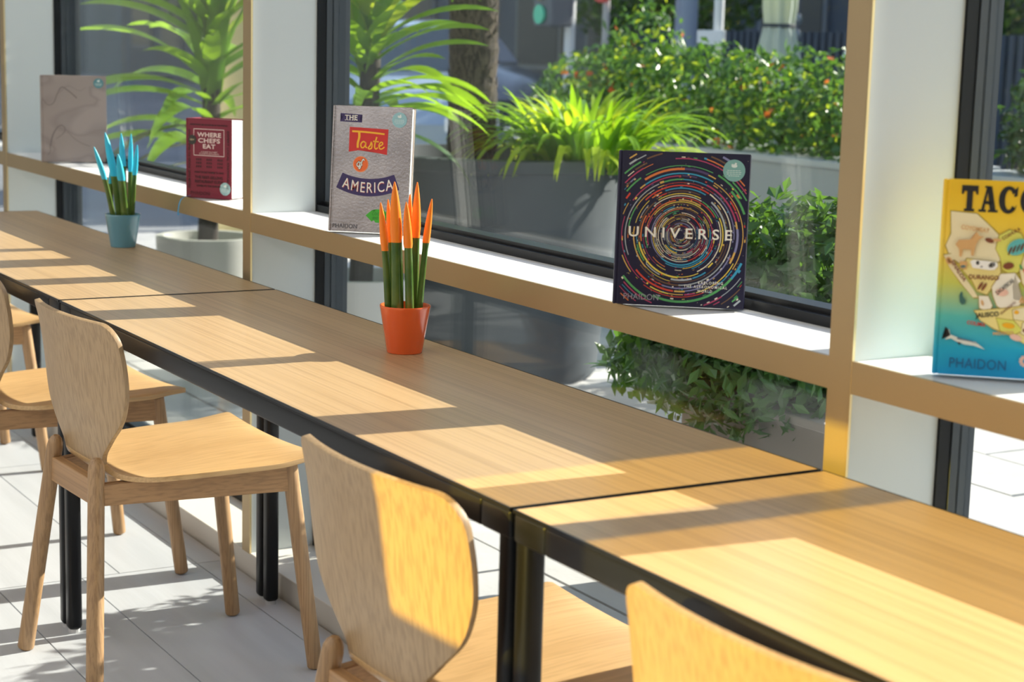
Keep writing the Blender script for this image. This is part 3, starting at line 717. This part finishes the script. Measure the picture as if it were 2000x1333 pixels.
# slab-serif TACO(S)
def slab(bm, L_, x, z, h):
    k = h
    def q(*p): bm.faces.new([bm.verts.new((x+a*k, -E0*2, z+b*k)) for a, b in p])
    if L_ == 'T':
        q((0, .78), (.62, .78), (.62, 1), (0, 1)); q((0, .66), (.07, .66), (.11, .8), (0, .8)); q((.55, .66), (.62, .66), (.62, .8), (.51, .8)); q((.20, .1), (.42, .1), (.42, .8), (.20, .8)); q((.12, 0), (.50, 0), (.50, .10), (.12, .10))
    if L_ == 'A':
        q((.10, .08), (.21, .08), (.36, 1), (.28, 1)); q((.42, .08), (.64, .08), (.46, 1), (.28, 1)); q((.20, .30), (.50, .30), (.50, .42), (.22, .42)); q((0, 0), (.28, 0), (.28, .09), (0, .09)); q((.36, 0), (.72, 0), (.72, .09), (.36, .09)); q((.20, .93), (.46, .93), (.46, 1.0), (.20, 1.0))
    if L_ in 'CO':
        n = 40; a0, a1 = (0, 2*PI) if L_ == 'O' else (.62, 2*PI-.62); pr = None
        for i in range(n+1):
            a = a0+(a1-a0)*i/n
            p = [(.36+.36*math.cos(a), .5+.53*math.sin(a)), (.38+.15*math.cos(a), .5+.38*math.sin(a))]
            if pr: q(pr[0], pr[1], p[1], p[0])
            pr = p
        if L_ == 'C': q((.56, .62), (.68, .66), (.70, 1.03), (.60, .92)); q((.50, .10), (.64, .26), (.70, .34), (.58, .08))
    if L_ == 'S':
        q((0, 0), (.5, 0), (.5, .18), (0, .18)); q((0, .82), (.5, .82), (.5, 1), (0, 1)); q((0, .5), (.2, .45), (.2, .9), (0, .9)); q((.3, .1), (.5, .1), (.5, .5), (.3, .55)); q((0, .42), (.5, .4), (.5, .58), (0, .6))
bm = bmesh.new(); xx = .024
for ch, ad in (('T', .66), ('A', .74), ('C', .80), ('O', .78), ('S', .6)):
    slab(bm, ch, xx, .213, .034); xx += ad*.034
for v in bm.verts: v.co.z += .0030
obj('lettering', bm, BLK, kb)
serif_text('PHAIDON', .072, .0130, LV, mat('ink_navy', (.01, .10, .25), .5), kb, .058, .0165)
sticker(kb, .178, .195, .0165, (.30, .53, .56))

# ================================================================== OUTSIDE
GND = tag(bx('ground', mat('street_base', (.30, .31, .33), .9, vary=.2, vscale=.8), None, -60, 30, .34, 60, -.12, -.014), 'paved pavement and street outside', kind='structure')
PAVM = mat('paving_stone', (.56, .55, .54), .8, vary=.18, vscale=3, bump=.3, bscale=60)
r_ = random.Random(5); row = 0; y = .36
while y < 4.9:
    h = .34; x = -7.2-(row % 2)*.45
    while x < 3.5:
        bm = bmesh.new(); box_bm(bm, x+.005, x+.895, y+.005, y+h-.005, -.03, -.002-r_.random()*.004); obj('paving_slab', bm, PAVM, GND); x += .9
    y += h; row += 1

LEAFA = mat('leaf_bright', (.20, .38, .03), .38, transl=.45, alt=(.09, .22, .03), vscale=12)
LEAFD = mat('leaf_dark', (.045, .115, .028), .35, transl=.25, alt=(.02, .06, .02), vscale=12)
LEAFB = mat('leaf_bush', (.085, .20, .05), .3, transl=.32, alt=(.03, .085, .03), vscale=9)
LEAFY = mat('leaf_yellowgreen', (.34, .46, .05), .35, transl=.45)
BARK = mat('bark', (.020, .015, .013), .95, bump=1.5, bscale=40, alt=(.06, .048, .04), vscale=30, stretch=(1, 1, .5))
def blade_mesh(name, L_, w_, e0, e1, m, segs=8, fold=.25, twist=0):
    """strap leaf from origin, elevation e0 at base bending to e1 at tip, in the local XZ plane"""
    bm = bmesh.new(); p = Vector((0, 0, 0)); pr = None
    for i in range(segs+1):
        u_ = i/segs; e = e0+(e1-e0)*u_**1.3
        ww = w_*(.45+.55*min(1, u_*4))*(1-u_**3)**.9*.5+.0006
        up = Vector((-math.sin(e), 0, math.cos(e))); tw = twist*u_
        sd = Vector((0, math.cos(tw), 0))+up*math.sin(tw)
        vv = [bm.verts.new(p+sd*ww+up*ww*fold), bm.verts.new(p), bm.verts.new(p-sd*ww+up*ww*fold)]
        if pr:
            bm.faces.new((pr[0], pr[1], vv[1], vv[0])); bm.faces.new((pr[1], pr[2], vv[2], vv[1]))
        pr = vv; p = p+Vector((math.cos(e), 0, math.sin(e)))*(L_/segs)
    return mesh_of(bm, name, m, True)
def place(mesh, name, parent, loc, az, tilt=0, sc_l=1):
    o = bpy.data.objects.new(name, mesh); COL.objects.link(o); o.parent = parent; o.location = loc; o.rotation_euler = (0, tilt, az); o.scale = (sc_l,)*3
    return o
# strap-leaved planter with palm trunk
CONC = mat('dark_concrete', (.075, .09, .105), .75, vary=.25, vscale=3)
pl = thing('round_planter', 'large round dark grey planter with the palm trunk behind the silver book', 'planter', (-2.42, 1.98, 0))
bm = bmesh.new(); lathe_bm(bm, [(.40, 0), (.415, .02), (.50, .82), (.515, .83), (.515, .872), (.50, .877), (.47, .877), (.46, .78)], 56); obj('planter_pot', bm, CONC, pl, True)
bm = bmesh.new(); lathe_bm(bm, [(.45, .76), (.46, .79), (.1, .80)], 30); obj('soil', bm, MAT['soil'], pl)
gp = thing('strap_leaf_plant', 'bright green arching strap-leaf plant spilling from the round planter', 'plant', (-2.12, 2.20, .82))
BL = [blade_mesh('strap_leaf', L_, w_, math.radians(a), math.radians(b_), LEAFA if q % 3 else LEAFY, 8) for q, (L_, w_, a, b_) in enumerate([(.44, .038, 78, 0), (.48, .036, 70, -40), (.50, .040, 60, -60), (.48, .036, 46, -80), (.50, .034, 66, -20), (.40, .038, 84, 30)])]
r_ = random.Random(11)
for i in range(290):
    a = r_.uniform(0, 2*PI); rr = .22*math.sqrt(r_.random()); q = r_.choice((0, 1, 1, 2, 2, 3, 3, 4, 5)) if rr > .1 else r_.choice((0, 4, 5, 1))
    place(BL[q], 'strap_leaf', gp, (rr*math.cos(a), rr*math.sin(a), 0), a+r_.uniform(-.7, .7), 0, r_.uniform(.72, 1.0))
pt = thing('palm_tree', 'shaggy brown palm trunk rising from the round planter', 'palm tree', (-2.50, 1.91, .80))
bm = bmesh.new(); rg = []
for i in range(22):
    z = i*.06; lean = -.055*z
    rg.append([bm.verts.new((lean*.5+(r0 := (.088-.006*min(z, 1)+.010*((i % 3)/2)+.010*noise.noise(Vector((z*3, a, 2)))+.006*r_.random()))*math.cos(2*PI*a/26), r0*math.sin(2*PI*a/26), z)) for a in range(26)])
for A, B in zip(rg, rg[1:]):
    for a in range(26): bm.faces.new((A[a], A[(a+1) % 26], B[(a+1) % 26], B[a]))
bm.faces.new(rg[-1]); obj('trunk', bm, BARK, pt)
bm = bmesh.new()    # shaggy fibre flaps, joined
for i in range(2600):
    a = r_.uniform(0, 2*PI); z = r_.uniform(.02, 1.22); R0 = .092; x_, y_ = R0*math.cos(a)-.0275*z, R0*math.sin(a)
    s = r_.uniform(.004, .010); hh = r_.uniform(.02, .06); o_ = r_.uniform(.004, .016); tx, ty = -math.sin(a)*s, math.cos(a)*s; sl = r_.uniform(-.02, .02)
    v = [bm.verts.new(p) for p in ((x_-tx, y_-ty, z), (x_+tx, y_+ty, z), (x_+math.cos(a)*o_-math.sin(a)*sl, y_+math.sin(a)*o_+math.cos(a)*sl, z+hh))]; bm.faces.new(v)
tag(obj('bark_fibre', bm, mat('bark_fibre', (.13, .10, .08), .9), pt), kind='stuff')
def frond_mesh():
    bm = bmesh.new(); p = Vector((0, 0, 0)); n = 22; L_ = 1.35
    for i in range(n):
        u_ = i/n; e = .50-2.0*u_; q = p+Vector((math.cos(e), 0, math.sin(e)))*(L_/n)
        w_ = .012*(1-u_)+.003
        bm.faces.new([bm.verts.new(v) for v in (p+Vector((0, w_, 0)), p-Vector((0, w_, 0)), q-Vector((0, w_, 0)), q+Vector((0, w_, 0)))])
        ll = .42*math.sin(PI*(.12+.8*u_))
        for sgn in (-1, 1):
            d = Vector((.55, sgn*.8, -.35)).normalized(); sd = Vector((.8, -sgn*.5, 0))*.014; m_ = p+d*ll*.5+Vector((0, 0, .02))
            bm.faces.new([bm.verts.new(v) for v in (p-sd*.6, m_-sd, p+d*ll, m_+sd)])
        p = q
    return mesh_of(bm, 'frond', LEAFA)
FR = frond_mesh()
for i in range(20): place(FR, 'frond', pt, (-.04, 0, 1.22+.03*(i % 3)), i*2.4+.2, r_.uniform(-.25, .15), r_.uniform(.8, 1.1))

# yucca-like broad leaf plants
YL = [blade_mesh('broad_leaf', L_, w_, math.radians(a), math.radians(b_), mt, 12, .22, tw) for (L_, w_, a, b_, mt, tw) in
      [(.62, .080, 72, 30, LEAFA, .7), (.66, .074, 55, 5, LEAFY, -.8), (.60, .080, 38, -15, LEAFA, .6), (.60, .070, 82, 50, LEAFA, .3), (.64, .074, 22, -45, LEAFA, -.7), (.58, .08, 0, -70, LEAFD, .5)]]
def yucca(x, y, zc, label, n, s, seed):
    r2 = random.Random(seed); t = thing('yucca', label, 'plant', (x, y, 0))
    bm = bmesh.new(); lathe_bm(bm, [(.17, 0), (.18, .02), (.22, .42), (.22, .45), (.19, .45), (.185, .40)], 32); obj('planter_pot', bm, mat('pot_pale', (.5, .5, .48), .8), t, True)
    bm = bmesh.new(); tube_bm(bm, (0, 0, .38), (.03, .02, zc+.12), .045, .035, 12, (0, 1), 4); obj('stem', bm, BARK, t, True)
    for i in range(n):
        u_ = i/n; q = min(5, int(r2.random()*2+u_*4.2)); zz = zc+.14-u_*(.45 if x > -3 else .75)
        place(YL[q], 'broad_leaf', t, (.02, .01, zz), i*2.4+r2.uniform(-.3, .3), 0, s*r2.uniform(.8, 1.15))
    return t
yucca(-2.16, 1.26, 1.26, 'tall yucca with bright green leaves seen left of the trunk, behind the silver book', 84, .82, 2)
yucca(-3.55, 1.20, 1.36, 'tall yucca seen through the left window, above the maroon book', 80, 1.0, 4)

# leafy crowns
def leaf_cloud(n, shape, size, seed, aspect=.42, droop=0):
    """n small pointed leaves as one mesh; shape(rnd) -> point, normal"""
    r2 = random.Random(seed); V, F = [], []
    for i in range(n):
        p, nn = shape(r2); nn = (nn+Vector((r2.gauss(0, .55), r2.gauss(0, .55), r2.gauss(0, .55)))).normalized()
        d = nn.cross(Vector((r2.gauss(0, 1), r2.gauss(0, 1), r2.gauss(0, 1)))).normalized(); sd = nn.cross(d); s = size*r2.uniform(.6, 1.3)
        b0 = len(V); m_ = p+d*s*.5
        V += [p, m_+sd*s*aspect*.5+nn*s*.06, p+d*s, m_-sd*s*aspect*.5+nn*s*.06]; F += [(b0, b0+1, b0+2, b0+3)]
    me = bpy.data.meshes.new('foliage'); me.from_pydata([tuple(v) for v in V], [], F); return me
def ellipsoids(blobs):
    tot = sum(b_[3]*b_[4]+b_[4]*b_[5] for b_ in blobs)
    def f(r2):
        k = r2.random()*tot
        for b_ in blobs:
            k -= b_[3]*b_[4]+b_[4]*b_[5]
            if k <= 0: break
        d = Vector((r2.gauss(0, 1), r2.gauss(0, 1), r2.gauss(0, 1))).normalized(); q = r2.uniform(.72, 1.06)
        return Vector((b_[0]+d.x*b_[3]*q, b_[1]+d.y*b_[4]*q, b_[2]+d.z*b_[5]*q)), d
    return f
# near pittosporum bush in a box planter
bt = thing('box_planter', 'low square taupe planter under the bush behind the dark ringed book', 'planter', (.50, 1.20, 0))
bm = bmesh.new(); box_bm(bm, -.285, .285, -.20, .20, 0, .48, .01, 2); obj('planter_box', bm, mat('taupe_planter', (.30, .26, .23), .8), bt)
bx('planter_rim', mat('taupe_planter_rim', (.36, .32, .29), .8), bt, -.292, .292, -.207, .207, .468, .49, .004)
nb = thing('leafy_bush', 'dense glossy-leaved bush just outside behind the dark ringed book', 'bush', (.46, 1.17, .49))
bm = bmesh.new()
for q in range(7): a = q*.9; tube_bm(bm, (.1*math.cos(a)*q/5, .08*math.sin(a), 0), (.26*math.cos(a), .16*math.sin(a), .3), .010, .005, 8)
obj('stem', bm, BARK, nb)
BLB = [(.0, 0, .22, .30, .26, .26), (-.24, -.02, .14, .26, .24, .20), (.14, .02, .26, .20, .22, .22), (-.08, -.10, .05, .36, .22, .14), (-.42, -.08, .02, .18, .16, .11)]
fo = obj('foliage', leaf_cloud(9000, ellipsoids(BLB), .048, 21), None, nb); fo.data.materials.append(LEAFB); tag(fo, kind='stuff')
PL = []
for q, (L_, w_) in enumerate(((.065, .024), (.055, .022), (.075, .026))):
    PL.append(blade_mesh('leaf', L_, w_, .4, -.2, (LEAFB, LEAFY, LEAFD)[q], 4, .2))
shp = ellipsoids(BLB); r_ = random.Random(31)
for i in range(280):
    if i % 7 == 0: base, nn = shp(r_); base = base*1.03
    a = r_.uniform(0, 2*PI); o = place(PL[0 if r_.random() < .6 else r_.randrange(3)], 'leaf', nb, base, (i % 7)*2*PI/7+a*.1, r_.uniform(-.4, .5), r_.uniform(.8, 1.25))
# far hedge rows in long grey planters
def hedge(x0, x1, y, zt, label, seed, blobs, n, flowers, pl_label):
    b_ = thing('trough_planter', pl_label, 'planter', ((x0+x1)/2, y, 0)); L2 = (x1-x0)/2
    bm = bmesh.new(); box_bm(bm, -L2, L2, -.32, .32, 0, .79, .01, 1); obj('planter_box', bm, mat('grey_trough', (.36, .39, .41), .8), b_)
    bx('planter_rim', mat('grey_trough_rim', (.45, .48, .50), .8), b_, -L2-.015, L2+.015, -.335, .335, .77, .80, .003)
    h = thing('hedge', label, 'hedge', ((x0+x1)/2, y, .80))
    bm = bmesh.new()
    for q in range(10): xq = -L2*.9+1.8*L2*q/9; tube_bm(bm, (xq, 0, -.02), (xq+.05, .02, .35), .012, .006, 7)
    obj('stem', bm, BARK, h)
    o = obj('foliage', leaf_cloud(n, ellipsoids(blobs), .062, seed), None, h); o.data.materials.append(LEAFB if seed % 2 else LEAFD); tag(o, kind='stuff')
    o = obj('foliage', leaf_cloud(n//9, ellipsoids(blobs), .058, seed+9), None, h); o.data.materials.append(LEAFY if seed % 2 else LEAFB); tag(o, kind='stuff')
    if flowers:
        o = obj('blossom', leaf_cloud(flowers, ellipsoids(blobs), .05, seed+3, .8), None, h); o.data.materials.append(mat('blossom_coral', (.85, .16, .07), .6, transl=.3)); tag(o, 'coral red blossom clusters', kind='stuff')
hedge(-5.6, -2.25, 4.2, 1.4, 'long hedge with coral blossoms beyond the strap-leaf plant', 41,
      [(.0, 0, .10, 1.55, .34, .18), (-1.2, 0, .22, .42, .30, .26), (-.72, 0, .40, .24, .24, .36), (-.95, .05, .22, .3, .28, .3), (-.45, 0, .20, .34, .30, .28), (-.08, 0, .26, .36, .32, .27), (.34, 0, .20, .34, .32, .28), (.72, 0, .27, .34, .30, .26), (1.06, 0, .18, .34, .30, .22), (1.34, 0, .08, .26, .28, .18), (-1.45, 0, .1, .25, .28, .2)], 9500, 120, 'long light grey trough planter under the blossoming hedge')
hedge(-2.05, -.95, 4.4, 1.3, 'dark green hedge seen through the right window behind the yellow book', 52,
      [(0, 0, .14, .52, .30, .26), (-.2, 0, .24, .3, .28, .26), (.28, 0, .2, .25, .26, .26)], 3600, 20, 'short grey trough planter seen through the right window')

# closed parasol
pr_ = thing('closed_parasol', 'closed pale parasol tied with a dark band behind the hedge', 'parasol', (-5.6, 5.9, 0))
CAN = mat('canvas_pale', (.52, .58, .55), .9, transl=.25)
bm = bmesh.new(); lathe_bm(bm, [(.20, 1.02), (.17, 1.12), (.12, 1.32), (.098, 1.42), (.094, 1.47), (.105, 1.56), (.115, 1.9), (.09, 2.4), (.03, 2.75)], 64, (0, 0, 0), lambda a, z: 1+.10*math.sin(9*a+z)); obj('canopy', bm, CAN, pr_, True)
bm = bmesh.new(); lathe_bm(bm, [(.104, 1.435), (.106, 1.44), (.106, 1.455), (.104, 1.46)], 32); obj('tie_band', bm, mat('band_dark', (.05, .06, .07), .8), pr_)
bm = bmesh.new(); tube_bm(bm, (0, 0, 0), (0, 0, 1.1), .025, .025); obj('pole', bm, mat('pole_grey', (.4, .4, .4), .5), pr_, True)
bx('base_plate', MAT['pole_grey'], pr_, -.3, .3, -.3, .3, -.01, .05, .005)
# street furniture
def post(name, label, cat, x, y, h, r0, col): 
    t = thing(name, label, cat, (x, y, 0)); bm = bmesh.new(); tube_bm(bm, (0, 0, 0), (0, 0, h), r0, r0*.9, 14); obj('pole', bm, col, t, True); return t
PW = mat('pole_white', (.62, .64, .66), .5); PG = mat('pole_dark', (.12, .13, .15), .5)
tl = post('traffic_light', 'street traffic light on a pale pole beyond the hedge', 'traffic light', -8.3, 6.0, 2.6, .045, PW)
hd = bx('signal_head', PG, tl, -.13, .13, -.26, -.05, 1.42, 1.98, .02)
for i, c_ in enumerate(((.05, .55, .35), (.25, .18, .02), (.4, .02, .02))):
    bm = bmesh.new(); tube_bm(bm, (0, -.262, 1.51+.18*i), (0, -.29, 1.51+.18*i), .068, .075, 18); obj('signal_lens', bm, mat('lens_%d' % i, c_, .2), hd, True)
rs = post('road_sign', 'round red road sign on a grey pole at the top edge', 'road sign', -8.1, 6.2, 2.3, .03, MAT['pole_grey'])
bm = bmesh.new(); tube_bm(bm, (0, -.05, 1.80), (0, -.03, 1.80), .19, .19, 28); obj('sign_disc', bm, mat('sign_red', (.6, .02, .02), .4), rs, True)
sg = post('street_sign', 'white rectangular street sign on a pale pole beside the parasol', 'road sign', -6.12, 5.8, 3.0, .035, PW)
bx('sign_plate', mat('sign_white', (.62, .64, .68), .5), sg, -.13, .16, -.08, -.055, 1.31, 1.41, .005)
bo = post('street_column', 'wide blue-grey street column beyond the hedge', 'column', -7.6, 6.6, 3.6, .09, mat('column_blue', (.22, .27, .36), .6))
bx('column_base', MAT['column_blue'], bo, -.14, .14, -.14, .14, 0, .3, .01)
lm = thing('street_lantern', 'dark street lantern with round lamps right of the parasol', 'street lamp', (-7.28, 7.4, 0))
bm = bmesh.new(); tube_bm(bm, (0, 0, 0), (0, 0, 1.7), .03, .03); obj('pole', bm, PG, lm, True)
for i in range(3):
    bm = bmesh.new(); bmesh.ops.create_uvsphere(bm, u_segments=14, v_segments=10, radius=.055, matrix=Matrix.Translation((0, 0, 1.28+.12*i))); obj('lamp_globe', bm, mat('globe_dark', (.16, .19, .20), .15, coat=1), lm, True)
# red and white barriers
for i, (x, y, lb) in enumerate(((-5.85, 6.72, 'red and white street barrier beside the brass-edged fin'), )):
    t = thing('street_barrier', lb, 'barrier', (x, y, 0), .2)
    for k in range(3): bx('barrier_board', mat('barrier_white', (.8, .8, .8), .5) if k % 2 else mat('barrier_red', (.65, .03, .03), .5), t, -.35, .35, -.03, .03, .30+.17*k, .45+.17*k, .01)
    for s in (-.3, .3): bx('barrier_foot', mat('barrier_red', (.65, .03, .03), .5), t, s-.03, s+.03, -.16, .16, 0, .9, .01)
def scooter(x, y, rz, label):
    t = thing('motor_scooter', label, 'scooter', (x, y, 0), rz)
    bd = mat('scooter_body', (.04, .05, .07), .25, coat=1)
    for xx in (-.62, .62):
        bm = bmesh.new(); tube_bm(bm, (xx, -.055, .24), (xx, .055, .24), .24, .24, 24); obj('wheel', bm, mat('tyre', (.02, .02, .02), .8), t, True)
    bx('body', bd, t, -.75, .1, -.16, .16, .35, .72, .09, 4); bx('seat', mat('tyre', (.02, .02, .02), .8), t, -.72, .02, -.14, .14, .72, .82, .04, 3)
    bx('footboard', bd, t, .0, .5, -.16, .16, .22, .32, .03, 3); bx('front_shield', bd, t, .42, .56, -.2, .2, .3, 1.0, .06, 4)
    bm = bmesh.new(); tube_bm(bm, (.48, -.32, 1.05), (.48, .32, 1.05), .018, .018); obj('handlebar', bm, PG, t, True)
    bm = bmesh.new(); bmesh.ops.create_uvsphere(bm, u_segments=14, v_segments=10, radius=.09, matrix=Matrix.Translation((.56, 0, .93))); obj('headlamp', bm, mat('chrome', (.8, .8, .8), .08, metal=1), t, True)
    for s in (-1, 1):
        bm = bmesh.new(); tube_bm(bm, (.46, s*.3, 1.05), (.44, s*.34, 1.2), .008, .008); bmesh.ops.create_uvsphere(bm, u_segments=12, v_segments=8, radius=.055, matrix=Matrix.Translation((.44, s*.35, 1.24))); obj('mirror', bm, MAT['chrome'], t, True)
scooter(-8.2, 8.4, -.9, 'dark motor scooter with chrome lamp parked behind the hedge end')
def car(x, y, rz, label, paint):
    t = thing('parked_car', label, 'car', (x, y, 0), rz)
    prof = [(-2.1, .35), (-2.12, .75), (-1.9, .92), (-1.35, 1.0), (-.85, 1.40), (-.2, 1.46), (.55, 1.40), (1.1, 1.02), (1.9, .86), (2.12, .68), (2.12, .35)]
    bm = bmesh.new(); rg = []
    for s, k in ((-.86, .90), (-.82, 1), (.82, 1), (.86, .90)):
        rg.append([bm.verts.new((p[0]*(.985 if k < 1 else 1), s*(1 if p[1] < 1.0 else .80), .35+(p[1]-.35)*(.97 if k < 1 else 1))) for p in prof])
    for A, B in zip(rg, rg[1:]):
        for i in range(len(prof)): j = (i+1) % len(prof); bm.faces.new((A[i], A[j], B[j], B[i]))
    bm.faces.new(rg[0]); bm.faces.new(rg[-1][::-1]); obj('body', bm, paint, t, True)
    gl = mat('car_glass', (.03, .05, .07), .05, coat=1)
    for s in (-1, 1):
        for pts in ([(-1.2, 1.03), (-.80, 1.34), (-.2, 1.39), (-.2, 1.03)], [(-.12, 1.03), (-.12, 1.39), (.50, 1.34), (.95, 1.03)]):
            bm = bmesh.new(); f = [bm.verts.new((p[0], s*(.70 if p[1] > 1.1 else .705), p[1])) for p in pts]; g_ = [bm.verts.new((p[0], s*.66, p[1])) for p in pts]
            bm.faces.new(f); bm.faces.new(g_[::-1])
            for i in range(4): bm.faces.new((f[i], f[(i+1) % 4], g_[(i+1) % 4], g_[i]))
            obj('side_window', bm, gl, t)
        for xx in (-1.3, 1.3):
            bm = bmesh.new(); tube_bm(bm, (xx, s*.68, .32), (xx, s*.88, .32), .32, .32, 28); wh = obj('wheel', bm, MAT['tyre'], t, True)
            bm = bmesh.new(); tube_bm(bm, (xx, s*.87, .32), (xx, s*.89, .32), .19, .19, 20); obj('hubcap', bm, MAT['chrome'], wh, True)
        bx('headlamp', mat('lamp_glass', (.8, .82, .85), .1, coat=1), t, 2.04, 2.13, s*.62-.16, s*.62+.16, .62, .74, .02)
    for xs, sgn in ((.62, 1), (-1.0, -1)):
        bm = bmesh.new(); q = [(xs+sgn*.0, 1.385), (xs+sgn*.47, 1.05)] if sgn > 0 else [(xs+.08, 1.375), (xs-.33, 1.05)]
        vv = [bm.verts.new((q[0][0]+sgn*.03, -.60, q[0][1])), bm.verts.new((q[0][0]+sgn*.03, .60, q[0][1])), bm.verts.new((q[1][0]+sgn*.03, .64, q[1][1])), bm.verts.new((q[1][0]+sgn*.03, -.64, q[1][1]))]
        bm.faces.new(vv); r3 = bmesh.ops.extrude_face_region(bm, geom=bm.faces[:]); bmesh.ops.translate(bm, vec=(0, 0, .01), verts=[v for v in r3['geom'] if isinstance(v, bmesh.types.BMVert)])
        obj('windscreen', bm, gl, t)
car(-10.1, 5.3, -.47, 'silver-blue parked car behind the yucca leaves', mat('paint_silver', (.42, .52, .62), .25, metal=.4, coat=1))
car(-15.0, 8.2, 0, 'dark car farther along the street behind the yucca', mat('paint_dark', (.05, .07, .10), .25, coat=1))
# cream column outside left window
cc = thing('round_column', 'cream round column seen at the right edge of the left window', 'column', (-4.50, 1.74, 0))
bm = bmesh.new(); tube_bm(bm, (0, 0, .1), (0, 0, 3.2), .15, .15, 32); obj('shaft', bm, mat('cream_render', (.85, .70, .40), .8), cc, True)
bx('plinth', MAT['cream_render'], cc, -.2, .2, -.2, .2, 0, .12, .01)
# far facades
BW = mat('facade_dark', (.055, .075, .11), .7, vary=.3, vscale=.6); BP = mat('facade_pane', (.02, .03, .045), .3, spec=.3); BF = mat('facade_trim', (.13, .15, .18), .6)
fb = thing('street_building', 'dark blue-grey building across the street', 'building', (0, 15, 0))
bx('wall', BW, fb, -110, 6, 0, 1, 0, 6.2)
for i in range(22):
    x = -45+i*2.3
    f_ = bx('window', BF, fb, x, x+1.5, -.06, 0, .8, 2.8); bx('pane', BP, f_, x+.08, x+1.42, -.075, -.06, .88, 2.72)
bx('cornice', mat('facade_pale', (.30, .33, .38), .7), fb, -110, 6, -.25, 0, 3.2, 3.5)
sf = thing('slatted_fence', 'dark vertical slatted fence behind the scooter', 'fence', (-9.0, 9.2, 0))
bm = bmesh.new()
for i in range(60): box_bm(bm, -3+i*.1, -3+i*.1+.055, -.02, .02, .05, 1.45)
tag(obj('slats', bm, mat('slat_navy', (.045, .06, .085), .6), sf), kind='stuff')
bx('rail', MAT['slat_navy'], sf, -3, 3, .02, .06, 1.2, 1.3); bx('rail', MAT['slat_navy'], sf, -3, 3, .02, .06, .2, .3)
# dark street trees
def tree(x, y, label, seed, s=1):
    t = thing('street_tree', label, 'tree', (x, y, 0)); bm = bmesh.new(); tube_bm(bm, (0, 0, 0), (0, 0, 2.4*s), .12, .08, 10, (0, 0), 4); obj('trunk', bm, BARK, t, True)
    o = obj('foliage', leaf_cloud(4500, ellipsoids([(0, 0, 2.1*s, 1.3, 1.2, .85), (.7, 0, 1.9*s, .8, .8, .6), (-.7, .2, 1.8*s, .8, .8, .6)]), .12, seed), None, t); o.data.materials.append(LEAFD); tag(o, kind='stuff')
tree(-8.9, 11.0, 'dark leafy tree behind the parasol', 61); tree(-13.5, 10.5, 'dark leafy tree behind the palm trunk', 62); tree(-5.2, 12.4, 'dark leafy tree at the right above the slatted fence', 63); tree(-20, 8, 'leafy tree far along the street to the left', 64)
